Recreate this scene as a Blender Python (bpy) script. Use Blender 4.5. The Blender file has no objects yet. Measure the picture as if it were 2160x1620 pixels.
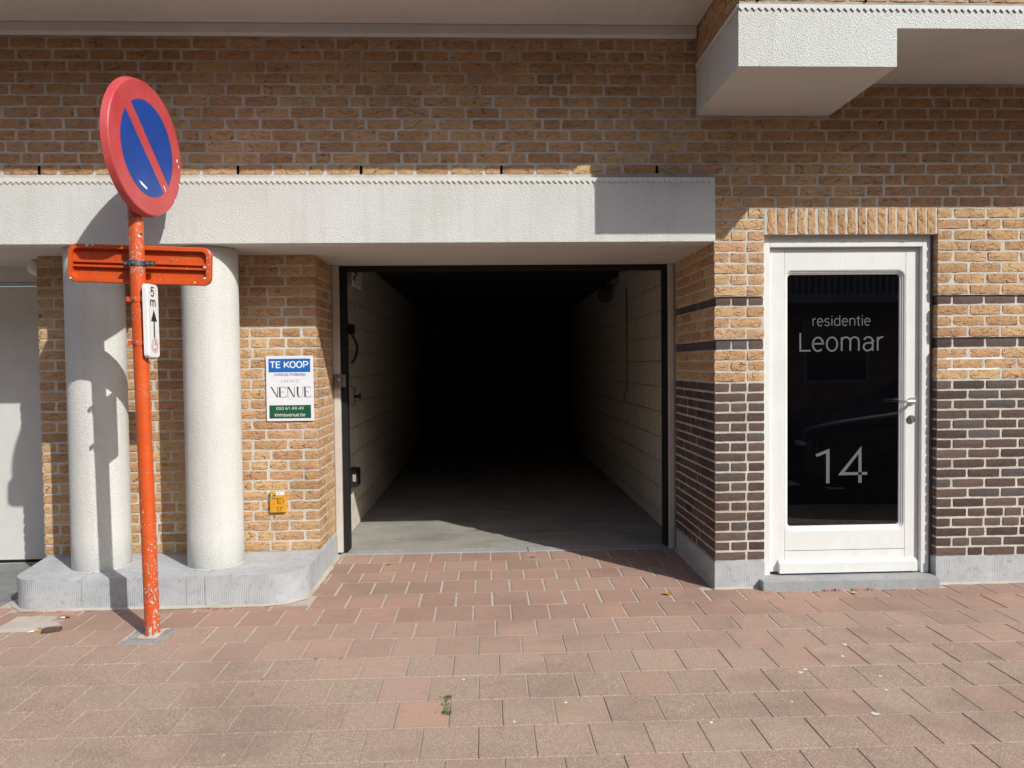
import bpy, bmesh, math, random
from mathutils import Vector, Matrix, noise
random.seed(7)
R = math.radians
S = bpy.context.scene
COL = S.collection

# ------------------------------------------------------------------ camera, light, exposure
H_CAM, YAW, PIT, ROL, FPX = 1.4556, 0.0368, 0.0285, 0.0108, 1512.44
CAM_POS = Vector((0, -4.5, H_CAM))
fw = Vector((math.sin(YAW)*math.cos(PIT), math.cos(YAW)*math.cos(PIT), -math.sin(PIT)))
rt = Vector((math.cos(YAW), -math.sin(YAW), 0))
up = rt.cross(fw)
r2 = math.cos(ROL)*rt - math.sin(ROL)*up
u2 = math.sin(ROL)*rt + math.cos(ROL)*up
cd = bpy.data.cameras.new('camera')
cam = bpy.data.objects.new('camera', cd); COL.objects.link(cam)
cam.matrix_world = Matrix(((r2.x, u2.x, -fw.x, CAM_POS.x), (r2.y, u2.y, -fw.y, CAM_POS.y), (r2.z, u2.z, -fw.z, CAM_POS.z), (0, 0, 0, 1)))
cd.sensor_width = 36; cd.lens = FPX/2160*36; cd.clip_start = 0.05; cd.clip_end = 600
S.camera = cam

SUN_DIR = Vector((-0.8998, 1.0, -1.0292)).normalized()
SUN_EL = math.asin(-SUN_DIR.z)
SUN_AZ = math.atan2(-SUN_DIR.x, -SUN_DIR.y)          # clockwise from +Y
W = bpy.data.worlds.new('World'); S.world = W; W.use_nodes = True
wn = W.node_tree
sky = wn.nodes.new('ShaderNodeTexSky'); sky.sky_type = 'NISHITA'; sky.sun_disc = False
sky.sun_elevation = SUN_EL; sky.sun_rotation = SUN_AZ
sky.air_density = 1.0; sky.dust_density = 1.6; sky.ozone_density = 1.0
bg = wn.nodes['Background']; bg.inputs['Strength'].default_value = 0.145
wn.links.new(sky.outputs[0], bg.inputs[0])
sl = bpy.data.lights.new('sun', 'SUN'); sl.energy = 3.9; sl.angle = R(0.53); sl.color = (1.0, 0.985, 0.93)
so = bpy.data.objects.new('sun', sl); COL.objects.link(so); so.location = (8, -9, 10)
so.rotation_mode = 'QUATERNION'; so.rotation_quaternion = SUN_DIR.to_track_quat('-Z', 'Y')
S.view_settings.view_transform = 'Standard'; S.view_settings.look = 'None'
S.view_settings.exposure = 0.14; S.view_settings.gamma = 1.0; S.view_settings.use_curve_mapping = False
S.cycles.max_bounces = 8; S.cycles.diffuse_bounces = 5; S.cycles.glossy_bounces = 4

# ------------------------------------------------------------------ node helpers
class NT:
    def __init__(s, name):
        s.m = bpy.data.materials.new(name); s.m.use_nodes = True
        s.t = s.m.node_tree; s.b = s.t.nodes['Principled BSDF']
    def n(s, typ, **kw):
        nd = s.t.nodes.new('ShaderNode'+typ)
        for k, v in kw.items():
            if k in nd.inputs.keys() if isinstance(k, str) else False: nd.inputs[k].default_value = v
            else: setattr(nd, k, v)
        return nd
    def l(s, a, b): s.t.links.new(a, b)
    def val(s, x, sock):
        if hasattr(x, 'is_linked'): s.l(x, sock)
        else: sock.default_value = x
    def math(s, op, a, b=0.0, c=None, clamp=False):
        nd = s.t.nodes.new('ShaderNodeMath'); nd.operation = op; nd.use_clamp = clamp
        s.val(a, nd.inputs[0]); s.val(b, nd.inputs[1])
        if c is not None: s.val(c, nd.inputs[2])
        return nd.outputs[0]
    def coord(s, which='Object'):
        return s.t.nodes.new('ShaderNodeTexCoord').outputs[which]
    def mapping(s, vec, scale=(1, 1, 1), rot=(0, 0, 0), loc=(0, 0, 0)):
        nd = s.t.nodes.new('ShaderNodeMapping'); s.l(vec, nd.inputs['Vector'])
        nd.inputs['Scale'].default_value = scale; nd.inputs['Rotation'].default_value = rot; nd.inputs['Location'].default_value = loc
        return nd.outputs[0]
    def noise(s, vec, scale, detail=3, rough=.55, dist=0.0, typ=None):
        nd = s.t.nodes.new('ShaderNodeTexNoise'); s.l(vec, nd.inputs['Vector'])
        if typ: nd.noise_type = typ
        nd.inputs['Scale'].default_value = scale; nd.inputs['Detail'].default_value = detail
        nd.inputs['Roughness'].default_value = rough; nd.inputs['Distortion'].default_value = dist
        return nd.outputs[0]
    def voro(s, vec, scale, feature='F1', rnd=1.0):
        nd = s.t.nodes.new('ShaderNodeTexVoronoi'); s.l(vec, nd.inputs['Vector']); nd.feature = feature
        nd.inputs['Scale'].default_value = scale; nd.inputs['Randomness'].default_value = rnd
        return nd
    def ramp(s, fac, stops, interp='LINEAR'):
        nd = s.t.nodes.new('ShaderNodeValToRGB'); s.val(fac, nd.inputs[0]); cr = nd.color_ramp; cr.interpolation = interp
        while len(cr.elements) < len(stops): cr.elements.new(0.5)
        for e, (p, c) in zip(cr.elements, stops):
            e.position = p; e.color = (c, c, c, 1) if isinstance(c, (int, float)) else (*c, 1)
        return nd.outputs[0]
    def mix(s, fac, a, b, typ='MIX'):
        nd = s.t.nodes.new('ShaderNodeMix'); nd.data_type = 'RGBA'; nd.blend_type = typ
        s.val(fac, nd.inputs[0])
        for x, k in ((a, 6), (b, 7)):
            if hasattr(x, 'is_linked'): s.l(x, nd.inputs[k])
            else: nd.inputs[k].default_value = (*x, 1)
        return nd.outputs[2]
    def bump(s, h, dist=.002, strength=1.0, normal=None):
        nd = s.t.nodes.new('ShaderNodeBump'); s.l(h, nd.inputs['Height']); nd.inputs['Distance'].default_value = dist
        nd.inputs['Strength'].default_value = strength
        if normal is not None: s.l(normal, nd.inputs['Normal'])
        return nd.outputs[0]
    def out(s, color=None, rough=None, normal=None, metallic=None, spec=None):
        if color is not None:
            if hasattr(color, 'is_linked'): s.l(color, s.b.inputs['Base Color'])
            else: s.b.inputs['Base Color'].default_value = (*color, 1)
        if rough is not None: s.val(rough, s.b.inputs['Roughness'])
        if normal is not None: s.l(normal, s.b.inputs['Normal'])
        if metallic is not None: s.b.inputs['Metallic'].default_value = metallic
        if spec is not None: s.b.inputs['Specular IOR Level'].default_value = spec
        return s.m
    def stain(s, c, dark, scale=(1.3, 1.3, .45), amt=.4, lo=.5, hi=.72):
        g = s.t.nodes.new('ShaderNodeNewGeometry').outputs['Position']
        a = s.noise(s.mapping(g, scale), 1.0, 6, .68, .4)
        return s.mix(s.ramp(a, [(lo, 0.0), (hi, amt)]), c, dark)
    def rnd(s):
        return s.t.nodes.new('ShaderNodeObjectInfo').outputs['Random']
    def jitter(s, vec, amt=17.0):
        r = s.rnd(); nd = s.t.nodes.new('ShaderNodeCombineXYZ')
        s.l(s.math('MULTIPLY', r, amt), nd.inputs[0]); s.l(s.math('MULTIPLY', r, amt*3.7), nd.inputs[1]); s.l(s.math('MULTIPLY', r, amt*7.9), nd.inputs[2])
        a = s.t.nodes.new('ShaderNodeVectorMath'); a.operation = 'ADD'; s.l(vec, a.inputs[0]); s.l(nd.outputs[0], a.inputs[1])
        return a.outputs[0]

def plain(name, color, rough=.6, metallic=0.0, spec=.4, var=.06, scale=8, bump=0.0, bscale=120):
    t = NT(name); v = t.coord()
    n = t.noise(v, scale, 4)
    c = t.mix(t.ramp(n, [(.35, 0.0), (.65, 1.0)]), tuple(x*(1-var) for x in color), tuple(min(1, x*(1+var)) for x in color))
    nm = t.bump(t.noise(v, bscale, 3), bump) if bump else None
    return t.out(c, rough, nm, metallic, spec)

def brick_mat(name, stops, crack, bump, smooth=False):
    t = NT(name); v = t.jitter(t.coord())
    base = t.ramp(t.rnd(), stops)
    blotch = t.noise(v, 22, 4, .6)
    c = t.mix(t.ramp(blotch, [(.3, 0.0), (.7, .55)]), base, t.mix(.5, base, stops[len(stops)//2][1]))
    c = t.mix(t.ramp(t.noise(v, 60, 3), [(.45, 0.0), (.75, .35)]), c, tuple(min(1, x*1.22) for x in stops[-1][1]))
    warp = t.n('VectorMath'); warp.operation = 'MULTIPLY_ADD'
    wn_ = t.t.nodes.new('ShaderNodeTexNoise'); t.l(v, wn_.inputs['Vector']); wn_.inputs['Scale'].default_value = 26; wn_.inputs['Detail'].default_value = 3
    t.l(wn_.outputs['Color'], warp.inputs[0]); warp.inputs[1].default_value = (.05, .05, .05); t.l(v, warp.inputs[2])
    w = warp.outputs[0]
    mask = t.ramp(t.noise(v, 13, 2, .5), [(.46, 0.0), (.62, 1.0)])
    brk = t.ramp(t.noise(v, 34, 2, .5), [(.40, 0.0), (.56, 1.0)])
    e1 = t.voro(t.mapping(w, (7, 7, 21), (0, R(24), 0)), 1.0, 'DISTANCE_TO_EDGE').outputs['Distance']
    e2 = t.voro(t.mapping(w, (12, 12, 30), (0, R(-30), 0), (3.1, 1.7, 5.3)), 1.0, 'DISTANCE_TO_EDGE').outputs['Distance']
    l1 = t.math('MULTIPLY', t.ramp(e1, [(.0, 1.0), (.058, 0.0)]), mask)
    l2 = t.math('MULTIPLY', t.ramp(e2, [(.0, 1.0), (.07, 0.0)]), t.math('SUBTRACT', 1.0, mask))
    crease = t.math('MULTIPLY', t.math('MAXIMUM', l1, t.math('MULTIPLY', l2, .5)), brk)
    grain = t.noise(v, 110, 3, .65)
    pit = t.ramp(grain, [(.34, 1.0), (.45, 0.0)])
    dark = t.math('MULTIPLY', crease, .8 if not smooth else .35)
    dark = t.math('MAXIMUM', dark, t.math('MULTIPLY', pit, .5 if not smooth else .3))
    c = t.mix(dark, c, crack)
    c = t.mix(t.ramp(grain, [(.58, 0.0), (.72, .3 if not smooth else .14)]), c, tuple(min(1, x*1.3+.05) for x in stops[-2][1]))
    c = t.stain(c, tuple(x*.45 for x in stops[1][1]), (1.6, 1.6, .7), .5)
    hgt = t.math('SUBTRACT', t.math('ADD', t.math('MULTIPLY', grain, .45), t.math('MULTIPLY', t.noise(v, 30, 4, .6), .8)), t.math('MULTIPLY', crease, .9 if not smooth else .4))
    return t.out(c, .88, t.bump(hgt, bump), spec=.15)

OCHRE = brick_mat('ochre brick', [(0, (.43, .245, .130)), (.3, (.52, .315, .165)), (.6, (.58, .370, .195)), (.85, (.62, .43, .235)), (1, (.54, .300, .170))], (.14, .078, .042), .0075)
DARKB = brick_mat('dark brown brick', [(0, (.062, .042, .037)), (.3, (.105, .066, .054)), (.7, (.150, .100, .082)), (.85, (.095, .078, .074)), (1, (.125, .105, .10))], (.02, .014, .012), .002, True)

def mortar_mat(name, c0, c1):
    t = NT(name); v = t.coord()
    c = t.mix(t.ramp(t.noise(v, 4, 5, .6), [(.35, 0.0), (.65, 1.0)]), c0, c1)
    c = t.mix(t.ramp(t.noise(v, 160, 2), [(.55, 0.0), (.72, .55)]), c, (.2, .18, .15))
    c = t.stain(c, tuple(x*.55 for x in c0), (2.2, 2.2, 1.1), .6)
    h = t.noise(v, 130, 4, .7)
    return t.out(c, .95, t.bump(h, .006), spec=.1)
MORTAR = mortar_mat('pale sanded mortar', (.60, .552, .478), (.69, .648, .572))
MORTAR_G = mortar_mat('grey mortar', (.40, .37, .32), (.50, .46, .40))

def render_mat():
    t = NT('white roughcast render'); v = t.coord()
    n = t.noise(v, 150, 3, .6, .6); n2 = t.voro(t.mapping(v, (1, 1, 1)), 190, 'SMOOTH_F1').outputs['Distance']
    big = t.noise(v, 1.7, 5, .6)
    c = t.mix(t.ramp(big, [(.3, 0.0), (.7, 1.0)]), (.645, .64, .60), (.735, .735, .70))
    c = t.mix(t.ramp(n, [(.55, 0.0), (.75, .22)]), c, (.42, .40, .36))
    streak = t.noise(t.mapping(v, (14, 14, .8)), 1, 4, .6)
    c = t.mix(t.ramp(streak, [(.52, 0.0), (.8, .34)]), c, (.46, .435, .39))
    h = t.math('ADD', n, t.math('MULTIPLY', n2, .6))
    return t.out(c, .92, t.bump(h, .0052), spec=.15)
RENDER = render_mat()
SOFFIT = plain('painted soffit', (.60, .575, .54), .8, var=.05, scale=1.5, bump=.001, bscale=60)

def overhang_mat():
    t = NT('painted overhang soffit'); v = t.coord()
    c = t.mix(t.ramp(t.noise(v, 1.2, 4), [(.3, 0.0), (.7, 1.0)]), (.66, .625, .59), (.72, .685, .645))
    w = t.noise(t.mapping(v, (120, 2, 1), (0, 0, R(20))), 1, 3)
    c = t.mix(t.ramp(w, [(.45, 0.0), (.8, .2)]), c, (.33, .31, .29))
    return t.out(c, .75, t.bump(w, .0008), spec=.2)
OVERH = overhang_mat()
TRIMG = plain('pale trim', (.76, .735, .71), .6, var=.04, scale=3)

def stone_mat(name, c0, c1, grooves):
    t = NT(name); v = t.jitter(t.coord(), 3.0) if False else t.coord()
    n = t.noise(v, 7, 5, .65); f = t.noise(v, 90, 3, .6)
    c = t.mix(t.ramp(n, [(.3, 0.0), (.7, 1.0)]), c0, c1)
    c = t.mix(t.ramp(f, [(.5, 0.0), (.8, .35)]), c, (.5, .52, .53))
    c = t.mix(t.ramp(t.noise(v, 3.2, 6, .7), [(.55, 0.0), (.75, .45)]), c, (.28, .27, .255))
    c = t.mix(t.ramp(t.noise(v, 26, 5, .75), [(.55, 0.0), (.66, .55)]), c, (.22, .22, .215))
    nm = t.bump(f, .001)
    if grooves:
        sx = t.n('SeparateXYZ'); t.l(v, sx.inputs[0])
        geo = t.n('NewGeometry'); sn = t.n('SeparateXYZ'); t.l(geo.outputs['Normal'], sn.inputs[0])
        side = t.math('LESS_THAN', t.math('ABSOLUTE', sn.outputs[2]), .5)
        u = t.math('ADD', sx.outputs[0], sx.outputs[1])
        wob = t.math('MULTIPLY', t.noise(v, 30, 2), .004)
        s = t.math('SINE', t.math('MULTIPLY', t.math('ADD', u, wob), 2*math.pi/.011))
        s = t.math('MULTIPLY', s, side)
        br = t.ramp(t.noise(v, 18, 4, .7), [(.35, .1), (.6, 1.0)])
        s = t.math('MULTIPLY', s, br)
        c = t.mix(t.math('MULTIPLY', t.ramp(s, [(.35, 1.0), (1, 0.0)]) if False else t.math('MAXIMUM', t.math('MULTIPLY', s, -1), 0), .2), c, (.2, .205, .21))
        nm = t.bump(s, .0007, 1.0, nm)
    return t.out(c, .75, nm, spec=.3)
BLUESTONE = stone_mat('chiselled bluestone', (.385, .405, .42), (.50, .515, .525), True)
BLUEFLAT = stone_mat('smooth bluestone', (.27, .28, .285), (.37, .375, .38), False)
DARKSLAB = stone_mat('worn dark slab', (.15, .155, .155), (.24, .24, .24), False)

GREYSLAB = stone_mat('grey broken slab', (.22, .215, .205), (.34, .33, .31), False)

def paver_mat():
    t = NT('concrete paver'); v = t.jitter(t.coord(), 5.0)
    oi = t.n('ObjectInfo'); base = oi.outputs['Color']; wear = oi.outputs['Alpha']
    g = t.coord('Generated'); sx = t.n('SeparateXYZ'); t.l(g, sx.inputs[0])
    ex = t.math('ABSOLUTE', t.math('SUBTRACT', sx.outputs[0], .5)); ey = t.math('ABSOLUTE', t.math('SUBTRACT', sx.outputs[1], .5))
    edge = t.math('MAXIMUM', ex, ey)
    edge = t.math('ADD', edge, t.math('MULTIPLY', t.math('SUBTRACT', t.noise(v, 14, 4, .6), .5), .22))
    c = t.mix(t.ramp(t.noise(v, 6, 5, .6), [(.3, 0.0), (.7, .5)]), base, t.mix(.6, base, (.40, .31, .26), 'MIX'))
    c = t.mix(t.ramp(edge, [(.38, 0.0), (.54, .34)]), c, (.27, .20, .165))
    # exposed aggregate on the worn pavers
    ag = t.voro(v, 88); agc = t.n('SeparateXYZ'); t.l(ag.outputs['Color'], agc.inputs[0])
    grit = t.ramp(agc.outputs[0], [(0, (.13, .09, .07)), (.25, (.34, .235, .175)), (.7, (.51, .375, .285)), (.9, (.62, .49, .39)), (1, (.90, .80, .70))])
    c = t.mix(t.math('MULTIPLY', wear, .74), c, grit)
    c = t.stain(c, (.21, .155, .125), (1.1, 1.6, 1), .5, .48, .70)
    c = t.stain(c, (.24, .20, .165), (9, 11, 1), .4, .58, .72)
    sp = t.ramp(t.noise(v, 210, 2, .5), [(.66, 0.0), (.72, 1.0)])
    c = t.mix(t.math('MULTIPLY', sp, .35), c, (.62, .55, .48))
    dsp = t.ramp(t.noise(v, 170, 2, .5), [(.26, 1.0), (.33, 0.0)])
    c = t.mix(t.math('MULTIPLY', dsp, .4), c, (.13, .09, .075))
    h = t.math('ADD', t.math('MULTIPLY', t.noise(v, 140, 3, .6), .6), t.math('MULTIPLY', t.math('MULTIPLY', ag.outputs['Distance'], wear), 1.0))
    return t.out(c, .9, t.bump(h, .0022), spec=.2)
PAVER = paver_mat()

def bed_mat():
    t = NT('sand joint'); v = t.coord()
    c = t.mix(t.ramp(t.noise(v, 2.5, 5, .6), [(.35, 0.0), (.65, 1.0)]), (.46, .39, .325), (.58, .52, .45))
    sy = t.n('SeparateXYZ'); t.l(v, sy.inputs[0])
    near = t.ramp(t.math('MULTIPLY_ADD', t.math('ADD', sy.outputs[1], t.math('MULTIPLY', t.noise(v, 1.6, 3), .7)), .5, .9), [(.25, 1.0), (.62, 0.0)])
    c = t.mix(near, c, (.40, .305, .24))
    c = t.mix(t.ramp(t.noise(v, 90, 3, .7), [(.5, 0.0), (.66, .8)]), c, (.26, .21, .17))
    return t.out(c, .95, t.bump(t.noise(v, 150, 3), .003), spec=.1)
BED = bed_mat()

def concrete_mat(name, c0, c1, dirt):
    t = NT(name); v = t.coord()
    c = t.mix(t.ramp(t.noise(v, 3, 6, .65), [(.3, 0.0), (.7, 1.0)]), c0, c1)
    c = t.mix(t.ramp(t.noise(t.mapping(v, (1.2, 3.5, 1)), 1.3, 5, .7, .6), [(.5, 0.0), (.7, .7)]), c, dirt)
    c = t.mix(t.ramp(t.noise(v, 140, 2), [(.6, 0.0), (.7, .4)]), c, tuple(x*.6 for x in c0))
    return t.out(c, .9, t.bump(t.noise(v, 90, 4, .6), .002), spec=.2)
CONC = concrete_mat('garage concrete floor', (.27, .255, .225), (.36, .34, .30), (.16, .15, .13))
PATCH = concrete_mat('repair mortar', (.42, .37, .31), (.55, .49, .42), (.33, .27, .22))
BLOCK = concrete_mat('painted block', (.60, .55, .46), (.68, .63, .535), (.42, .37, .30))
ASPH = concrete_mat('asphalt', (.05, .05, .05), (.065, .064, .062), (.04, .04, .04))
def white_mat():
    t = NT('white door paint'); v = t.coord()
    c = t.mix(t.ramp(t.noise(v, 5, 4), [(.35, 0.0), (.65, 1.0)]), (.715, .715, .69), (.76, .76, .74))
    c = t.mix(t.ramp(t.noise(t.mapping(v, (60, 60, 8)), 1, 4, .65), [(.62, 0.0), (.80, .35)]), c, (.52, .50, .46))
    c = t.stain(c, (.55, .53, .49), (5, 5, 2.2), .4, .55, .78)
    return t.out(c, .42, t.bump(t.noise(t.mapping(v, (40, 40, 5)), 1, 3), .0012), spec=.4)
WHITE = white_mat()
CREAM = plain('cream frame paint', (.56, .52, .46), .5, var=.06)
GDOOR = plain('white garage door paint', (.62, .61, .58), .5, var=.03, bump=.0004, bscale=30)
BLACKR = plain('black rubber', (.012, .012, .012), .6, spec=.3)
BLACKP = plain('black print', (.02, .02, .022), .6, spec=.3)
GREYP = plain('frosted grey film', (.115, .115, .115), .7, spec=.3, var=.02)
STEEL = plain('brushed steel', (.70, .69, .68), .42, 1.0, .5, .04)
STEELD = plain('dark steel', (.22, .22, .215), .4, .9, .5, .1)
GALV = plain('galvanised steel', (.11, .115, .12), .45, .7, .5, .2)
PLASTIC = plain('grey plastic', (.32, .31, .30), .5)
MORTAR_SHADE = plain('mortar with painted shade', (.34, .325, .29), .9, var=.12, scale=9, bump=.002)  # mortar with its shade put into the grey colour
SEALB = plain('brown sealant', (.16, .125, .10), .8)
PIPE = plain('yellowed pipe', (.22, .17, .09), .6)
HOLE = plain('dark gap', (.006, .005, .004), .9, spec=0.0)
PAPER = plain('white paper', (.74, .74, .78), .55, var=.02, scale=20, bump=.0004, bscale=14)
BLUEPR = plain('blue print', (.004, .125, .46), .55, var=.03)
GREENPR = plain('green print', (.009, .088, .04), .55, var=.05)
YELLOW = plain('yellow plastic', (.66, .31, .022), .5, var=.06, scale=30)
GREENL = plain('green label', (.07, .18, .07), .6)
WHITEPR = plain('white print', (.80, .80, .80), .6, var=.01)
PINK = plain('faded red print', (.60, .10, .14), .6)
BLUE = plain('sign blue', (.012, .06, .30), .38, spec=.5, var=.08, scale=9)
PANELW = plain('white enamel', (.78, .78, .76), .4, spec=.5, var=.04, scale=25, bump=.001, bscale=60)
TANLEAF = plain('dry leaf', (.42, .22, .06), .8, var=.3, scale=60)
PALELEAF = plain('pale leaf', (.55, .50, .33), .8, var=.2, scale=60)
WEED = plain('weed green', (.07, .12, .025), .8, var=.3, scale=40)
MOSS = plain('dark moss', (.055, .06, .03), .95, var=.4, scale=60, bump=.004)
GUM = plain('white speck', (.60, .59, .56), .8)
FILTER = plain('cigarette filter', (.62, .36, .09), .8)
IRON = plain('rusty iron', (.10, .065, .05), .8, .2, .3, .3, 40, .002)
CLAY = plain('broken clay shard', (.36, .20, .15), .9, var=.15, scale=30, bump=.002)

def sign_red():
    t = NT('faded sign red'); v = t.coord()
    c = t.mix(t.ramp(t.noise(v, 4, 4, .6), [(.3, 0.0), (.7, 1.0)]), (.47, .045, .052), (.56, .095, .092))
    c = t.mix(t.ramp(t.noise(t.mapping(v, (70, 1, 4), (0, R(35), 0)), 1, 3), [(.66, 0.0), (.72, .35)]), c, (.72, .36, .33))
    c = t.mix(t.ramp(t.noise(v, 30, 4, .7), [(.62, 0.0), (.74, .35)]), c, (.30, .04, .045))
    return t.out(c, .36, spec=.5)
SIGNRED = sign_red()

def chip_mat(name, amount, bright, post=True):
    t = NT(name); v = t.coord('Object')
    c = t.mix(t.ramp(t.noise(v, 6, 4), [(.3, 0.0), (.7, 1.0)]), (.56, .075, .011), (.65, .102, .016))
    n = t.noise(t.mapping(v, (1, 1, .7)), 85, 4, .62); n2 = t.noise(v, 5.0, 3)
    sz = t.n('SeparateXYZ'); t.l(v, sz.inputs[0])
    lowz = t.ramp(sz.outputs[2], [(0.0, .15), (.08, .12), (.3, .075), (.6, .03), (.95, .0)])
    hi = t.ramp(t.math('MULTIPLY', sz.outputs[2], .33), [(.60, 0.0), (.66, .085), (.75, .08), (.78, 0.0)])
    k = t.math('ADD', t.math('ADD', n, t.math('MULTIPLY', t.noise(v, 9, 4, .7), .40)), t.math('ADD', lowz, hi))
    if not post: k = t.math('ADD', n, t.math('MULTIPLY', t.noise(v, 9, 4, .7), .40))
    k = t.math('ADD', k, amount)
    chip = t.ramp(k, [(.825, 0.0), (.84, 1.0)])
    cc = t.mix(t.ramp(t.noise(v, 40, 3), [(.4, 0.0), (.6, 1.0)]), (.36, .34, .32), bright)
    c = t.mix(chip, c, cc)
    c = t.mix(t.ramp(t.noise(v, 20, 5, .7), [(.55, 0.0), (.75, .45)]), c, (.28, .05, .015))
    h = t.math('SUBTRACT', t.math('MULTIPLY', t.noise(v, 28, 4, .6), .5), chip)
    return t.out(c, .42, t.bump(h, .0012), spec=.5)
ORANGE = chip_mat('chipped orange paint', -.03, (.56, .54, .51))
ORANGE2 = chip_mat('thick orange paint', -.03, (.55, .52, .49), False)

def glass_mat():
    t = NT('dark door glass')
    return t.out((.0015, .0015, .002), .012, spec=1.0)
GLASS = glass_mat()
CARPAINT = plain('dark car paint', (.012, .014, .022), .12, .3, .6, .05)
CARGLASS = plain('car glass', (.01, .012, .013), .03, 0, .6, .02)
HEADL = plain('headlight', (.55, .56, .58), .1, .4, .6)
TYRE = plain('tyre', (.006, .006, .006), .85)
FARGREY = plain('dimmed grey paint', (.22, .22, .215), .7, var=.1)  # colour darkened so the mirrored window frames and railings look dimmer
OPPB = plain('opposite house brick', (.20, .10, .06), .9, var=.2, scale=3)
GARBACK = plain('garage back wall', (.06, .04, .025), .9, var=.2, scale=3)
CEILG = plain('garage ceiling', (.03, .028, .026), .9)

# ------------------------------------------------------------------ object helpers
def link(o): COL.objects.link(o); return o
def thing(name, label=None, cat=None, loc=(0, 0, 0), group=None, kind=None):
    o = bpy.data.objects.new(name, None); o.empty_display_size = .1; link(o); o.location = loc
    return tag(o, label, cat, group, kind)
def tag(o, label=None, cat=None, group=None, kind=None):
    if label: o['label'] = label
    if cat: o['category'] = cat
    if group: o['group'] = group
    if kind: o['kind'] = kind
    return o
WLOC = {}
def wloc(p):
    v = Vector((0, 0, 0))
    while p is not None:
        v += Vector(p.location); p = p.parent
    return v
def put(name, me, parent=None, loc=None, rot=(0, 0, 0), scale=(1, 1, 1)):
    """loc is a WORLD position; parents carry no rotation"""
    o = bpy.data.objects.new(name, me); link(o)
    l = Vector(loc) if loc is not None else Vector((0, 0, 0))
    if parent is not None:
        o.parent = parent; l = l - wloc(parent)
    o.location = l; o.rotation_euler = rot; o.scale = scale
    return o
def mesh_from(bm, name, mat, smooth=False):
    me = bpy.data.meshes.new(name); bmesh.ops.recalc_face_normals(bm, faces=bm.faces[:]); bm.to_mesh(me); bm.free()
    for m in (mat if isinstance(mat, (list, tuple)) else [mat]): me.materials.append(m)
    if smooth:
        for p in me.polygons: p.use_smooth = True
    return me
def bx(bm, x0, x1, y0, y1, z0, z1, bevel=0.0, mi=0):
    r = bmesh.ops.create_cube(bm, size=1.0)
    for v in r['verts']:
        v.co = Vector(((x0+x1)/2 + v.co.x*(x1-x0), (y0+y1)/2 + v.co.y*(y1-y0), (z0+z1)/2 + v.co.z*(z1-z0)))
    fs = {f for v in r['verts'] for f in v.link_faces}
    for f in fs: f.material_index = mi
    if bevel:
        es = list({e for v in r['verts'] for e in v.link_edges})
        bmesh.ops.bevel(bm, geom=es, offset=bevel, segments=2, affect='EDGES', profile=.6)
def box(name, x0, x1, y0, y1, z0, z1, mat, parent=None, bevel=0.0):
    bm = bmesh.new(); cx, cy, cz = (x0+x1)/2, (y0+y1)/2, (z0+z1)/2
    bx(bm, x0-cx, x1-cx, y0-cy, y1-cy, z0-cz, z1-cz, bevel)
    return put(name, mesh_from(bm, name, mat), parent, (cx, cy, cz))
def boxes(name, lst, mat, parent=None, bevel=0.0, loc=(0, 0, 0)):
    bm = bmesh.new(); L = Vector(loc)
    for a in lst: bx(bm, a[0]-L.x, a[1]-L.x, a[2]-L.y, a[3]-L.y, a[4]-L.z, a[5]-L.z, bevel)
    return put(name, mesh_from(bm, name, mat), parent, loc)
def prism(bm, pts, z0, z1, bevel=0.0):
    b = [bm.verts.new((p[0], p[1], z0)) for p in pts]; t = [bm.verts.new((p[0], p[1], z1)) for p in pts]
    n = len(pts); top = bm.faces.new(t); bm.faces.new(b[::-1])
    for i in range(n): bm.faces.new((b[i], b[(i+1) % n], t[(i+1) % n], t[i]))
    if bevel: bmesh.ops.bevel(bm, geom=list(top.edges), offset=bevel, segments=2, affect='EDGES')
def tube(bm, pts, r, seg=12, cap=True):
    rings = []
    for i, p in enumerate(pts):
        p = Vector(p); d = (Vector(pts[min(i+1, len(pts)-1)]) - Vector(pts[max(i-1, 0)])).normalized()
        a = d.orthogonal().normalized() if i == 0 else (rings_a - d*rings_a.dot(d)).normalized()
        rings_a = a; b = d.cross(a)
        rr = r[i] if isinstance(r, (list, tuple)) else r
        rings.append([bm.verts.new(p + rr*(math.cos(2*math.pi*k/seg)*a + math.sin(2*math.pi*k/seg)*b)) for k in range(seg)])
    for A, B in zip(rings, rings[1:]):
        for k in range(seg): bm.faces.new((A[k], A[(k+1) % seg], B[(k+1) % seg], B[k]))
    if cap: bm.faces.new(rings[0][::-1]); bm.faces.new(rings[-1])
def tubeobj(name, pts, r, mat, parent=None, seg=12, smooth=True):
    bm = bmesh.new(); o = Vector(pts[0]); tube(bm, [Vector(p)-o for p in pts], r, seg)
    me = mesh_from(bm, name, mat, smooth)
    return put(name, me, parent, o)

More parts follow.
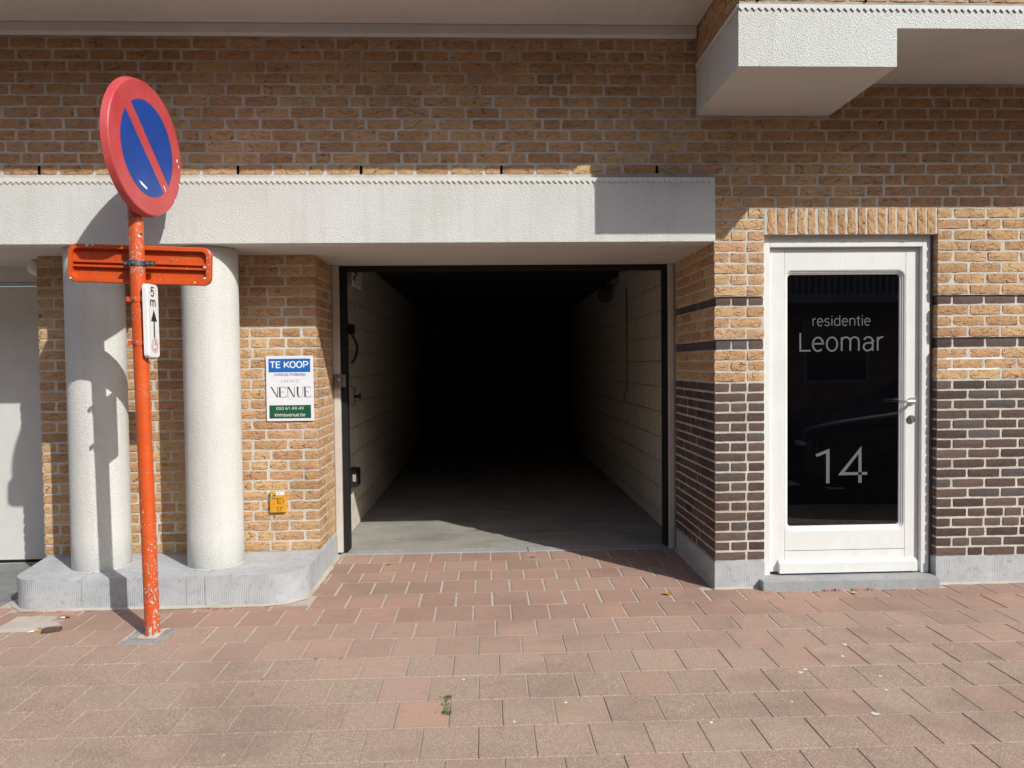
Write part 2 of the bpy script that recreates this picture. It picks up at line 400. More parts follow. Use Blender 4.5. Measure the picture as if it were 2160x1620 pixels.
def _arc(cx, cy, rx, ry, a0, a1, n=14): return [(cx+rx*math.cos(R(a0+(a1-a0)*i/n)), cy+ry*math.sin(R(a0+(a1-a0)*i/n))) for i in range(n+1)]
X_, C_ = .53, .71
GLYPH = {
 'o': (.48, [_arc(.24, .265, .19, .265, 90, 450, 28)]), 'e': (.47, [[(.05, .285), (.42, .285)] + _arc(.235, .265, .185, .265, 5, 315, 24)]),
 'r': (.30, [[(.08, 0), (.08, X_)], _arc(.26, .34, .18, .185, 180, 82, 10)]),
 's': (.44, [_arc(.215, .395, .14, .135, 25, 225, 14) + _arc(.215, .135, .155, .135, 60, -160, 14)]),
 'i': (.16, [[(.08, 0), (.08, X_)], [(.08, .66), (.08, .73)]]), '.': (.16, [[(.08, -.03), (.08, .05)]]), ',': (.16, [[(.08, .06), (.03, -.1)]]),
 'd': (.52, [_arc(.23, .265, .17, .265, 40, 320, 22), [(.43, .75), (.43, 0)]]), 'b': (.52, [_arc(.29, .265, .17, .265, 140, -140, 22), [(.09, .75), (.09, 0)]]),
 'n': (.50, [[(.08, 0), (.08, X_)], _arc(.25, .36, .17, .17, 180, 0, 14) + [(.42, 0)]]), 'u': (.50, [[(.08, X_), (.08, .17)] + _arc(.25, .17, .17, .17, 180, 360, 14), [(.42, X_), (.42, 0)]]),
 'm': (.78, [[(.08, 0), (.08, X_)], _arc(.235, .37, .155, .16, 180, 0, 12) + [(.39, 0)], _arc(.545, .37, .155, .16, 180, 0, 12) + [(.70, 0)]]),
 't': (.30, [[(.13, .68), (.13, .12)] + _arc(.23, .11, .10, .11, 180, 285, 8), [(.01, X_-.01), (.27, X_-.01)]]),
 'a': (.46, [[(.39, 0), (.39, .36)] + _arc(.23, .36, .16, .17, 0, 160, 12), [(.39, .30), (.22, .30)] + _arc(.21, .15, .15, .15, 90, 270, 12) + [(.30, .03), (.39, .12)]]),
 'v': (.44, [[(.02, X_), (.22, 0), (.42, X_)]]),
 'L': (.46, [[(.09, C_), (.09, .02), (.46, .02)]]), 'E': (.50, [[(.48, C_), (.09, C_), (.09, 0), (.48, 0)], [(.09, .37), (.44, .37)]]), 'T': (.52, [[(.0, C_), (.52, C_)], [(.26, C_), (.26, 0)]]),
 'K': (.56, [[(.09, C_), (.09, 0)], [(.53, C_), (.10, .26)], [(.23, .39), (.55, 0)]]), 'O': (.62, [_arc(.31, .355, .25, .37, 90, 450, 28)]),
 'P': (.54, [[(.09, 0), (.09, C_), (.30, C_)] + _arc(.31, .51, .20, .20, 90, -90, 12) + [(.09, .31)]]), 'G': (.60, [_arc(.31, .355, .25, .37, 45, 300, 20) + [(.55, .12), (.55, .33), (.34, .33)]]),
 'A': (.58, [[(.02, 0), (.29, C_), (.56, 0)], [(.12, .22), (.46, .22)]]), 'R': (.55, [[(.09, 0), (.09, C_), (.30, C_)] + _arc(.30, .52, .19, .19, 90, -90, 12) + [(.09, .33)], [(.32, .33), (.53, 0)]]),
 'I': (.18, [[(.09, C_), (.09, 0)]]), 'N': (.62, [[(.09, 0), (.09, C_), (.53, 0), (.53, C_)]]), 'M': (.78, [[(.09, 0), (.09, C_), (.39, .06), (.69, C_), (.69, 0)]]), '/': (.36, [[(.02, -.06), (.34, C_)]]), ' ': (.24, []),
 '0': (.52, [_arc(.26, .355, .185, .36, 90, 450, 28)]), '1': (.46, [[(.07, .60), (.28, .70), (.28, 0)]]), '4': (.54, [[(.37, 0), (.37, C_), (.03, .20), (.50, .20)]]),
 '5': (.52, [[(.45, C_), (.13, C_), (.09, .37)] + _arc(.25, .23, .20, .235, 125, -150, 18)]), '6': (.53, [[(.38, .71), (.28, .70)] + _arc(.33, .30, .255, .41, 100, 180, 10) + _arc(.27, .225, .19, .23, 180, -180, 24)]),
 '9': (.53, [[(.15, 0), (.25, .01)] + _arc(.20, .41, .255, .40, -80, 0, 10) + _arc(.265, .485, .19, .23, 0, 360, 24)]), '7': (.50, [[(.03, C_), (.46, C_), (.17, 0)]]),
}
def text_mesh(s, x0, x1, z0, z1, mat, wt=.08, gap=.03):
    """single-stroke letters of stroke width wt (em), filling the box x0..x1, z0..z1 of an XZ plane facing -Y"""
    strokes, u = [], 0.0
    for ch in s:
        adv, st = GLYPH[ch]
        for p in st: strokes.append([Vector((u+a, b)) for a, b in p])
        u += adv + gap
    bm = bmesh.new(); h = wt/2
    for q, p in enumerate(strokes):
        closed = (p[0]-p[-1]).length < 1e-4; n = len(p); l_, r_ = [], []
        for i in range(n):
            d0 = (p[i]-p[i-1]).normalized() if i else ((p[-1]-p[-2]).normalized() if closed else None)
            d1 = (p[i+1]-p[i]).normalized() if i < n-1 else ((p[1]-p[0]).normalized() if closed else None)
            if d0 is None: d0 = d1
            if d1 is None: d1 = d0
            nn = Vector((-d0.y-d1.y, d0.x+d1.x))
            if nn.length < 1e-5: nn = Vector((-d0.y, d0.x))
            nn.normalize(); k = h/max(.35, nn.dot(Vector((-d0.y, d0.x))))
            l_.append(p[i]+nn*k); r_.append(p[i]-nn*k)
        lv = [bm.verts.new((a.x, -.00006*q, a.y)) for a in l_]; rv = [bm.verts.new((a.x, -.00006*q, a.y)) for a in r_]
        for i in range(n-1):
            f = bm.faces.new((rv[i], rv[i+1], lv[i+1], lv[i])); f.normal_update()
            if f.normal.y > 0: f.normal_flip()
    ax = min(v.co.x for v in bm.verts); bxx = max(v.co.x for v in bm.verts); ay = min(v.co.z for v in bm.verts); by = max(v.co.z for v in bm.verts)
    for v in bm.verts: v.co.x = x0+(v.co.x-ax)/(bxx-ax)*(x1-x0); v.co.z = z0+(v.co.z-ay)/(by-ay)*(z1-z0)
    me = bpy.data.meshes.new('lettering'); bm.to_mesh(me); bm.free(); me.materials.append(mat)
    return me
def poly_mesh(polys, mat, name='print'):
    """flat polygons in an XZ plane facing -Y"""
    bm = bmesh.new()
    for p in polys:
        f = bm.faces.new([bm.verts.new((a, 0, b)) for a, b in p])
    me = bpy.data.meshes.new(name); bm.to_mesh(me); bm.free(); me.materials.append(mat)
    return me
def rectp(x0, x1, z0, z1): return [(x0, z0), (x1, z0), (x1, z1), (x0, z1)]

# ------------------------------------------------------------------ bricks
def brick_mesh(L, h, D, jit, rough, mat, seed):
    """front face at y=0, body to y=D; front grid uneven, rim pulled back; 28..44 triangles"""
    rn = random.Random(seed); nx = 6 if L > .15 else 4
    bm = bmesh.new(); g = []
    for j in range(3):
        row = []
        for i in range(nx):
            x = -L/2 + L*i/(nx-1); z = -h/2 + h*j/2
            rim = i in (0, nx-1) or j in (0, 2)
            dx = rn.uniform(-jit, jit)*(.8 if i in (0, nx-1) else 2.5); dz = rn.uniform(-jit, jit)*(1.0 if j != 1 else 2)
            if i in (0, nx-1) and j in (0, 2): dx += -math.copysign(jit*.8, x); dz += -math.copysign(jit*.6, z)
            y = rn.uniform(0, rough) + (.0018 + rn.uniform(0, rough*.35) if rim else 0) - rough*.5
            row.append(bm.verts.new((x+dx, y, z+dz)))
        g.append(row)
    for j in range(2):
        for i in range(nx-1): bm.faces.new((g[j][i], g[j][i+1], g[j+1][i+1], g[j+1][i]))
    rimv = g[0][:] + [g[1][-1]] + g[2][::-1] + [g[1][0]]
    back = [bm.verts.new((max(-L/2, min(L/2, v.co.x)), D, max(-h/2, min(h/2, v.co.z)))) for v in rimv]
    n = len(rimv)
    for k in range(n): bm.faces.new((rimv[k], back[k], back[(k+1) % n], rimv[(k+1) % n]))
    me = bpy.data.meshes.new('brick'); bm.normal_update(); bm.to_mesh(me); bm.free(); me.materials.append(mat)
    return me
LS, LH = .198, .094
POOL = {}
for mname, mat, jit, rough, hh in (('o', OCHRE, .0021, .0046, .0565), ('d', DARKB, .0012, .002, .0500)):
    POOL[mname, 's'] = [brick_mesh(LS, hh, .045, jit, rough, mat, 100+i) for i in range(12)]
    POOL[mname, 'h'] = [brick_mesh(LH, hh, .045, jit, rough, mat, 200+i) for i in range(8)]
    POOL[mname, 'cs'] = [brick_mesh(LS, hh, .094, jit, rough, mat, 300+i) for i in range(5)]
    POOL[mname, 'ch'] = [brick_mesh(LH, hh, .198, jit, rough, mat, 400+i) for i in range(5)]
HN = {'o': .0565, 'd': .0500}

def split_row(u0, u1, vj, prev, start=None, hp=.28, rn=random):
    """a course of stretchers and headers from u0 to u1; start = fixed first length or None"""
    out = []; u = u0; first = True
    if start is None and rn.random() < .5: start = rn.uniform(.08, .2)
    while u < u1 - .035:
        if first and start: L = start
        else:
            L = LH if rn.random() < hp else LS
            L += rn.uniform(-.006, .006)
            e = u + L
            if prev and any(abs(e-p) < .03 for p in prev): L = LH+.01 if L > .15 else LS
        first = False
        if u + L > u1 - .045: L = u1 - u
        if L > .235:
            a = L/2 - vj/2 + rn.uniform(-.02, .02)
            out.append((u, u+a)); out.append((u+a+vj, u+L)); break
        out.append((u, u+L)); u += L + vj
    return out, [b for a, b in out]

BUD = {}
def brick(parent, stuff, mk, frame, u, L, z, h, rec=0.0, corner=None, vertical=False):
    """frame = (origin, rotation about z). corner: None or depth class"""
    (ox, oy), rz = frame
    rn = random
    typ = 's' if L > .15 else 'h'
    if corner: typ = 'c'+typ
    me = rn.choice(POOL[mk, typ]); base = LS if L > .15 else LH
    c, s = math.cos(rz), math.sin(rz)
    inw = (-s, c)
    rec = rec + rn.uniform(-.0012, .0012)
    x = ox + c*u + inw[0]*rec; y = oy + s*u + inw[1]*rec
    sx = L/base
    flip = False
    rot = (0, R(rn.uniform(-.35, .35)), rz + R(rn.uniform(-.35, .35)))
    if vertical: rot = (0, R(90), rz)
    scz = h/HN[mk]
    if stuff is not None:
        stuff.append((me, Matrix.LocRotScale(Vector((x, y, z)), __import__('mathutils').Euler(rot), Vector((sx, 1, scz))))); return None
    return put('brick', me, parent, (x, y, z), rot, (sx, 1, scz))
def join_stuff(name, lst, mats, parent):
    if not lst: return
    vs, fs, mi = [], [], []
    off = wloc(parent) if parent else Vector()
    for me, M in lst:
        b = len(vs); vs += [tuple(M @ v.co - off) for v in me.vertices]
        k = mats.index(me.materials[0])
        for p in me.polygons: fs.append(tuple(b+i for i in p.vertices)); mi.append(k)
    me = bpy.data.meshes.new(name); me.from_pydata(vs, [], fs)
    for m in mats: me.materials.append(m)
    me.polygons.foreach_set('material_index', mi)
    o = bpy.data.objects.new(name, me); link(o); o.parent = parent; o['kind'] = 'stuff'
    return o
CO = .0695
ZK = lambda k: 1.866 + CO*k
# courses of the street-level brickwork: (z0, z1, kind, recess)
COURSES = []
for i in range(18): COURSES.append((.176+.0636*i, .176+.0636*(i+1), 'd', 0.0))
zc = COURSES[-1][1]
for i in range(3): COURSES.append((zc+.0683*i, zc+.0683*(i+1), 'o', 0.0))
zc = COURSES[-1][1]; COURSES.append((zc, zc+.069, 'd', .015)); zc += .069
for i in range(3): COURSES.append((zc+.0697*i, zc+.0697*(i+1), 'o', 0.0))
zc = COURSES[-1][1]; COURSES.append((zc, 1.866, 'd', .015))
for k in range(0, 8): COURSES.append((ZK(k), ZK(k+1), 'o', 0.0))
P0F = ((0, 0), 0.0)

# ================================================================== THE SETTING: ground, road, pavement
def sheet(name, x0, x1, y0, y1, z, mat, parent=None, slope=0.0, kind='structure', thick=0.0):
    me = bpy.data.meshes.new(name)
    me.from_pydata([(x0, y0, z+slope*y0), (x1, y0, z+slope*y0), (x1, y1, z+slope*y1), (x0, y1, z+slope*y1)], [], [(0, 1, 2, 3)])
    me.materials.append(mat); o = put(name, me, parent)
    if kind and parent is None: o['kind'] = kind
    return o
sheet('ground', -220, 220, -220, 220, -.20, ASPH)
sheet('road', -60, 60, -11.2, -2.45, -.13, ASPH)
GS = .0095
pav = tag(thing('pavement', 'worn reddish concrete paving in front of the garage and the white door'), kind='structure')

bed = sheet('sand_bed', -40, 40, -2.36, 1.0, -.0032, BED, pav, GS)
bm = bmesh.new()
for i in range(40): bx(bm, -20+i*1.0+.004, -19+i*1.0-.004, -2.50, -2.365, -.19, -.024, .01)
put('kerb', mesh_from(bm, 'kerb', BLUEFLAT), pav)
# pavers -------------------------------------------------------------
def paver_mesh(seed):
    rn = random.Random(seed); bm = bmesh.new()
    L, D = .5, .5; r = .018
    pts = [(-L+r, -D), (L-r, -D), (L, -D+r), (L, D-r), (L-r, D), (-L+r, D), (-L, D-r), (-L, -D+r)]
    pts = [(x+rn.uniform(-.006, .006), y+rn.uniform(-.006, .006)) for x, y in pts]
    top = [bm.verts.new((x*.978, y*.978, rn.uniform(-.0004, .0004))) for x, y in pts]
    mid = [bm.verts.new((x, y, -.005)) for x, y in pts]
    bot = [bm.verts.new((x, y, -.05)) for x, y in pts]
    bm.faces.new(top)
    for k in range(8):
        q = (k+1) % 8
        bm.faces.new((mid[k], mid[q], top[q], top[k])); bm.faces.new((bot[k], bot[q], mid[q], mid[k]))
    me = bpy.data.meshes.new('paver'); bm.normal_update(); bm.to_mesh(me); bm.free(); me.materials.append(PAVER)
    return me
PM = [paver_mesh(i) for i in range(8)]
YROW = [.966, .740, .501, .286, .036, -.21, -.457, -.682, -.92, -1.157, -1.397, -1.624]
while YROW[-1] > -2.2: YROW.append(YROW[-1]-.236)
XPH = [.0, .102, -.012, .099, -.032, .07, -.035, .095, -.02, .085, -.03, .06]   # tuned joint phase per row
PX = {}
WP = .2228
# joint x-position in each row, from the photograph
PHASE = [-.199, -.085, .026, -.079, .027, -.088, .041, -.054, .050, -.049, .054, -.045]
npav = 0; pst = []
def paver_color(row, x, rn):
    red = Vector((.385, .225, .172)); pinkish = Vector((.445, .285, .218)); grey = Vector((.44, .325, .245)); oran = Vector((.46, .275, .19))
    yy = YROW[row]
    if row <= 3: c = red.lerp(grey, rn.uniform(0, .35)); w = rn.uniform(0, .12)
    elif row <= 5: c = red.lerp(oran, rn.uniform(0, .45)); w = rn.uniform(.02, .2)
    elif row <= 7: c = pinkish.lerp(red, rn.uniform(0, .5)); w = rn.uniform(.2, .5)
    elif row == 8: c = pinkish.lerp(grey, rn.uniform(0, .6)); w = rn.uniform(.4, .85)
    else: c = grey.lerp(pinkish, rn.uniform(.1, .9)); w = rn.uniform(.6, .95)
    if row in (6, 7, 8) and abs(x) > 1.6: w = min(1, w+rn.uniform(.1, .35))
    if rn.random() < .06 and row > 6: c = oran.lerp(pinkish, .6); w *= .6
    k = rn.uniform(.88, 1.10)
    return (c.x*k, c.y*k, c.z*k, w)
SPECIAL = {(8, -.52): ((.49, .325, .25), .35), (8, -.74): ((.49, .325, .235), .5), (9, -.41): ((.48, .30, .24), .3), (10, -.28): ((.50, .305, .215), .15), (10, .39): ((.49, .33, .24), .5), (9, -.64): ((.47, .34, .255), .8)}
rnp = random.Random(5)
prow = []
for r_ in range(len(YROW)-1):
    y1, y0 = YROW[r_], YROW[r_+1]
    jx = .0125 if r_ <= 4 else (.008 if r_ <= 6 else .0036)
    jy = .0036
    ph = PHASE[r_] if r_ < len(PHASE) else (PHASE[10] if r_ % 2 == 0 else PHASE[11])
    n0 = int(-6/WP)-1
    for i in range(n0, int(6/WP)+2):
        xa = ph + i*WP + jx/2; xb = xa + WP - jx
        ya, yb = y0 + jy/2, y1 - jy/2
        xm = (xa+xb)/2
        if r_ <= 3:
            xa, xb = max(xa, -1.125), min(xb, 1.44)
            if xb - xa < .012: continue
            if r_ == 0: yb = min(yb, .964)
        elif r_ == 4:
            if xm < -1.12 and xm > -2.95: yb = min(yb, -.142)
            if xm <= -2.95: yb = min(yb, -.06)
            if xb > 1.445: yb = min(yb, -.018)
            if 1.72 < xm < 2.90: yb = min(yb, -.085)
        if xm < -2.15 and xm > -2.95 and r_ == 6 and False: continue
        prow.append((r_, xa, xb, ya, yb, (xa+xb)/2, i))
def in_frame_weight(p):
    r_, xa, xb, ya, yb, xm, i = p
    d = Vector((xm, (ya+yb)/2, 0)) - CAM_POS
    z = d.dot(fw)
    if z < .3: return -1
    px = 1080 + FPX*d.dot(r2)/z; py = 810 - FPX*d.dot(u2)/z
    if px < -60 or px > 2220 or py > 1680: return -1
    return 1/(z*z)
prow.sort(key=in_frame_weight, reverse=True)
# repaired spots: the patch left of the post and the broken slabs round its foot
def spot(p, x0, x1, y0, y1): return x0 < p[5] < x1 and y0 < (p[3]+p[4])/2 < y1
for k, p in enumerate(prow):
    r_, xa, xb, ya, yb, xm, i = p
    col = paver_color(r_, xm, rnp)
    for (rr, xx), (cc, w) in SPECIAL.items():
        if rr == r_ and abs(xm-xx) < WP/2: col = (*cc, w)
    ym = (ya+yb)/2
    if -2.80 < xm < -2.45 and -.46 < ym < -.20 : continue            # concrete repair
    if -1.96 < xm < -1.74 and -.70 < ym < -.44: continue              # post foot
    vis = in_frame_weight(p) > 0
    sc = (xb-xa, yb-ya, 1)
    zz = GS*ym + rnp.uniform(-.0010, .0010)
    rot = (math.atan(GS)+R(rnp.uniform(-.22, .22)), R(rnp.uniform(-.22, .22)), R(rnp.uniform(-.3, .3)))
    me = PM[rnp.randrange(8)]
    if vis and npav < 300:
        o = put('paver', me, pav, (xm, ym, zz), rot, sc); o.color = col; npav += 1
    else:
        pst.append((me, Matrix.LocRotScale(Vector((xm, ym, zz)), __import__('mathutils').Euler(rot), Vector(sc))))
o = join_stuff('outer_pavers', pst, [PAVER], pav); o.color = (.40, .26, .20, .6)
# repair patch, broken slabs, filler strips
def uneven_slab(name, pts, z0, mat, parent, thick=.03, seed=0, amp=.0015):
    rn = random.Random(seed); bm = bmesh.new()
    n = 28; cx = sum(p[0] for p in pts)/len(pts); cy = sum(p[1] for p in pts)/len(pts)
    per = []
    for a, b in zip(pts, pts[1:]+pts[:1]):
        m = max(2, n//len(pts))
        for k in range(m):
            t = k/m; per.append((a[0]*(1-t)+b[0]*t-cx+rn.uniform(-.005, .005), a[1]*(1-t)+b[1]*t-cy+rn.uniform(-.005, .005)))
    c = bm.verts.new((0, 0, amp))
    ring2 = [bm.verts.new((x*.6, y*.6, rn.uniform(-amp, amp))) for x, y in per]
    ring = [bm.verts.new((x, y, rn.uniform(-amp, amp)-.002)) for x, y in per]
    low = [bm.verts.new((x*1.01, y*1.01, -thick)) for x, y in per]
    m = len(per)
    for k in range(m):
        q = (k+1) % m
        bm.faces.new((c, ring2[k], ring2[q])); bm.faces.new((ring2[k], ring[k], ring[q], ring2[q])); bm.faces.new((ring[k], low[k], low[q], ring[q]))
    return put(name, mesh_from(bm, name, mat), parent, (cx, cy, z0))
uneven_slab('repair_patch', [(-2.83, -.458), (-2.50, -.458), (-2.37, -.30), (-2.40, -.213), (-2.83, -.213)], -.0035, PATCH, pav, seed=3, amp=.002)
uneven_slab('broken_slab', [(-1.965, -.68), (-1.80, -.68), (-1.79, -.60), (-1.95, -.59)], -.004, GREYSLAB, pav, seed=4)
uneven_slab('broken_slab', [(-1.79, -.675), (-1.735, -.675), (-1.73, -.46), (-1.79, -.47)], -.0035, GREYSLAB, pav, seed=5)
uneven_slab('broken_slab', [(-1.955, -.585), (-1.90, -.59), (-1.90, -.465), (-1.955, -.465)], -.005, GREYSLAB, pav, seed=6)
uneven_slab('post_mortar', [(-1.90, -.60), (-1.79, -.60), (-1.79, -.46), (-1.90, -.47)], -.0015, PATCH, pav, seed=8, amp=.003)
# mortar fillets along the plinths
def fillet(path, w, z, name='mortar_strip'):
    """thin sloping mortar bead along a polyline, w to its right-hand side"""
    bm = bmesh.new(); rn = random.Random(len(path)); P = []
    for (ax, ay), (bx_, by) in zip(path, path[1:]):
        m = max(1, int(math.hypot(bx_-ax, by-ay)/.05))
        for k in range(m): P.append(Vector((ax+(bx_-ax)*k/m, ay+(by-ay)*k/m)))
    P.append(Vector(path[-1])); A, B2 = [], []
    for i, p in enumerate(P):
        d = (P[min(i+1, len(P)-1)]-P[max(i-1, 0)]).normalized(); nrm = Vector((d.y, -d.x)); q = p+nrm*w*rn.uniform(.75, 1.25)
        A.append(bm.verts.new((p.x, p.y, z+GS*p.y+.006))); B2.append(bm.verts.new((q.x, q.y, GS*q.y+z*.3)))
    for i in range(len(P)-1): bm.faces.new((A[i], B2[i], B2[i+1], A[i+1]))
    put(name, mesh_from(bm, name, PATCH), pav)
fillet([(-2.95, .05), (-2.90, -.02), (-2.80, -.105), (-2.72, -.116), (-1.37, -.116), (-1.24, -.085), (-1.16, .0), (-1.136, .12), (-1.133, .95)], .028, .004)
fillet([(2.885, -.004), (3.95, -.004)], .022, .004)
fillet([(1.447, .93), (1.451, -.006), (1.74, -.006)], .016, .004)
# dark slabs in front of the left garage door
xs0 = -6.0; k = 0
while xs0 < -2.98:
    for (a, b) in ((-.09, .24), (.245, .575), (.58, .93)):
        xe = min(xs0+.42, -2.935 if b < .2 else -2.985)
        if xe - xs0 > .05: box('stone_slab', xs0, xe-.006, a, b, -.04, .002+GS*(a+b)/2, DARKSLAB, pav, .002)
    xs0 += .42; k += 1

# ================================================================== FACADE
# ---- the wall above the garage and the door
uw = thing('brick_wall', 'shaded ochre brick wall above the garage beam and white door', 'wall', (0, 0, 2.42))
ust = []
# mortar backing, ending under the bay on the right
mb = [(-6.0, 1.453, .0058, .11, 2.6305, 3.56), (1.4535, 6.0, .0058, .11, 2.422, 3.36)]
boxes('mortar', mb, MORTAR, uw)
rn = random.Random(21); prev = []
nb = 0; cand = []
WEEP = [-2.705, -1.615, -.835, .11, 1.115]
for k in range(8, 24):
    z0 = ZK(k); zm = z0 + CO/2
    xL = -5.95 if k >= 11 else 1.462
    xR = 5.95
    if z0 > 3.15: xR = 1.342
    if z0 + CO > 3.56: continue
    row, prev = split_row(xL, xR, .0180, prev, rn=rn)
    if k == 11: JOINTS = [q[1]+.009 for q in row]
    for a, b in row:
        if 2.96 < z0 < 3.15:
            if a < 1.340 < b: b = 1.340
            elif a < 2.190 < b: a = 2.190
            if b - a < .03: continue
        xm = (a+b)/2
        if z0 > 2.96 and z0 < 3.15 and 1.345 < xm < 2.18: continue
        wv = -1 if (xm < -3.12 or xm > 3.45) else 1/((xm*xm)+20+(zm-1.4)**2)
        cand.append((wv, xm, b-a, zm))
cand.sort(reverse=True)
for i, (wv, xm, L, zm) in enumerate(cand):
    brick(uw, None if (i < 283 and wv > 0) else ust, 'o', P0F, xm, L, zm, CO-.0145+random.uniform(-.001, .001))
for i in range(17):
    x = 1.7915 + i*(1.101/17) + .0305
    brick(uw, None, 'o', P0F, x, .160, 2.339+random.uniform(-.002, .002), .0475+random.uniform(-.004, .003), 0.0, None, True)
boxes('soldier_mortar', [(1.7765, 2.8985, .0058, .10, 2.256, 2.4215)], MORTAR, uw)
join_stuff('edge_bricks', ust, [OCHRE], uw)
for x in WEEP:
    x = min(JOINTS, key=lambda j: abs(j-x)); box('weep_hole', x-.0075, x+.0075, .0030, .02, 2.636, 2.690, HOLE, uw)

# ---- the pier between garage and door, with the reveal of the garage
pier = thing('brick_pier', 'brick pier with dark base and two dark bands between garage and white door', 'pier', (1.6, 0, 0))
XP0, XP1, YD = 1.453, 1.776, .945
mseg = []
segs = [(.176, COURSES[17][1], .0), (COURSES[17][1], COURSES[20][1], 0), (COURSES[21][0], COURSES[21][1], .015), (COURSES[22][0], COURSES[24][1], 0), (COURSES[25][0], COURSES[25][1], .015), (1.866, 2.2065, 0)]
for z0, z1, rc in segs:
    mseg.append((XP0+.0058+rc, XP1-.004, .0058+rc, YD, z0, z1))
mseg.append((1.4535, XP1-.001, .0058, .11, 2.2065, 2.4215))
boxes('mortar', mseg, MORTAR, pier)
prev = []; rn = random.Random(31)
REV = ((XP0, 0), R(-90))             # u runs towards the camera, so u = -y
prev2 = []
for ci, (z0, z1, mk, rc) in enumerate(COURSES):
    zm = (z0+z1)/2; h = (z1-z0)-(.0142 if mk == 'o' else .0150)
    if z1 > 2.215:                    # beside the beam: front only
        row, prev = split_row(1.462, XP1-.003, .016, prev, rn=rn)
        for a, b in row: brick(pier, None, mk, P0F, (a+b)/2, b-a, zm, h, rc)
        continue
    long_first = ci % 2 == 0
    L = LS if long_first else LH
    c0 = XP0+rc
    brick(pier, None, mk, P0F, c0+L/2, L, zm, h, rc, 'c')
    u = c0+L+.0155
    if long_first:
        rest = [(u, XP1-.003)]
    else:
        m = (u+XP1-.003)/2; rest = [(u, m-.008), (m+.008, XP1-.003)]
        if rn.random() < .3: rest = [(u, u+LS*.97)]; u2_ = u+LS*.97+.014; rest += [(u2_, XP1-.003)] if XP1-u2_ > .03 else []
    for a, b in rest: brick(pier, None, mk, P0F, (a+b)/2, b-a, zm, h, rc, 'c' if b > 1.76 and b-a > .04 else None)
    y = rc + (LH if long_first else LS) + .014
    row, prev2 = split_row(y, YD-.002, .0145, prev2, start=None, hp=.35, rn=rn)
    for a, b in row: brick(pier, None, mk, REV, -(a+b)/2, b-a, zm, h, rc)
# bluestone plinth of the pier
bm = bmesh.new(); prism(bm, [(1.449, -.006), (1.772, -.006), (1.772, .07), (1.62, .07), (1.62, .90), (1.445, .90)], 0, .1745, .003)
put('plinth_stone', mesh_from(bm, 'plinth_stone', BLUESTONE), pier)

# ---- wall right of the door
rw = thing('brick_wall', 'sunlit brick wall with dark base right of the white door', 'wall', (3.3, 0, 0))
mseg = [(2.8987+.0058+rc, 6.0, .0058+rc, .2, z0, z1 if z1 < 2.2 else 2.4215) for z0, z1, rc in segs]
boxes('mortar', mseg, MORTAR, rw)
prev = []; rn = random.Random(41); rst = []
for ci, (z0, z1, mk, rc) in enumerate(COURSES):
    zm = (z0+z1)/2; h = (z1-z0)-(.0142 if mk == 'o' else .0150)
    L = (LS if ci % 2 == 0 else LH) + rn.uniform(-.004, .004)
    c0 = 2.8987+rc*.5
    row, prev = split_row(c0, 5.95, .0180, prev, start=L, rn=rn)
    for i, (a, b) in enumerate(row):
        brick(rw, None if (a+b)/2 < 3.52 else rst, mk, P0F, (a+b)/2, b-a, zm, h, rc, 'c' if i == 0 else None)
join_stuff('edge_bricks', rst, [OCHRE, DARKB], rw)
boxes('repointed_joint', [(2.955, 3.33, .0042, .03, 1.451, 1.4625), (2.965, 3.31, .0042, .03, 1.383, 1.3945)], WHITEPR, rw)
bm = bmesh.new(); prism(bm, [(2.894, -.006), (3.62, -.006), (3.62, .12), (2.894, .12)], 0, .1745, .003); put('plinth_stone', mesh_from(bm, 'p', BLUESTONE), rw)
bm = bmesh.new(); prism(bm, [(3.623, -.006), (6.0, -.006), (6.0, .12), (3.623, .12)], 0, .1745, .003); put('plinth_stone', mesh_from(bm, 'p', BLUESTONE), rw)

# ---- wall behind the columns
lw = thing('brick_wall', 'ochre brick wall behind the two columns left of the garage', 'wall', (-2, .44, .18))
YL, XL1, XL0 = .44, -1.146, -3.0
boxes('mortar', [(XL0+.0058, XL1-.0058, YL+.0058, .945, .186, 2.206)], MORTAR, lw)
LFR = ((0, YL), 0.0); LREV = ((XL1, 0), R(90)); LEND = ((XL0, 0), R(-90))
prev = []; prev2 = []; rn = random.Random(51); lst = []
for ci in range(29):
    z0 = .187+.0696*ci; zm = z0+.0348; h = .0696-.0145
    lf = ci % 2 == 0
    L = LS if lf else LH
    brick(lw, None, 'o', LFR, XL1-L/2, L, zm, h, 0, 'c')
    L2 = LS if not lf else LH
    brick(lw, None, 'o', LFR, XL0+L2/2, L2, zm, h, 0, 'c')
    row, prev = split_row(XL0+L2+.0180, XL1-L-.0180, .0180, prev, rn=rn, start=rn.choice([LS, LH, LS]))
    for a, b in row:
        xm = (a+b)/2
        hid = (-2.72 < a and b < -2.30) or (-1.99 < a and b < -1.60)
        brick(lw, lst if hid else None, 'o', LFR, xm, b-a, zm, h)
    y = YL + (LH if lf else LS) + .014
    row, prev2 = split_row(y, .943, .0145, prev2, hp=.35, rn=rn)
    for a, b in row: brick(lw, None, 'o', LREV, (a+b)/2, b-a, zm, h)
    y = YL + (LH if not lf else LS) + .014
    row, _ = split_row(y, .943, .0145, [], hp=.35, rn=rn)
    for a, b in row: brick(lw, lst, 'o', LEND, -(a+b)/2, b-a, zm, h)
join_stuff('hidden_bricks', lst, [OCHRE], lw)

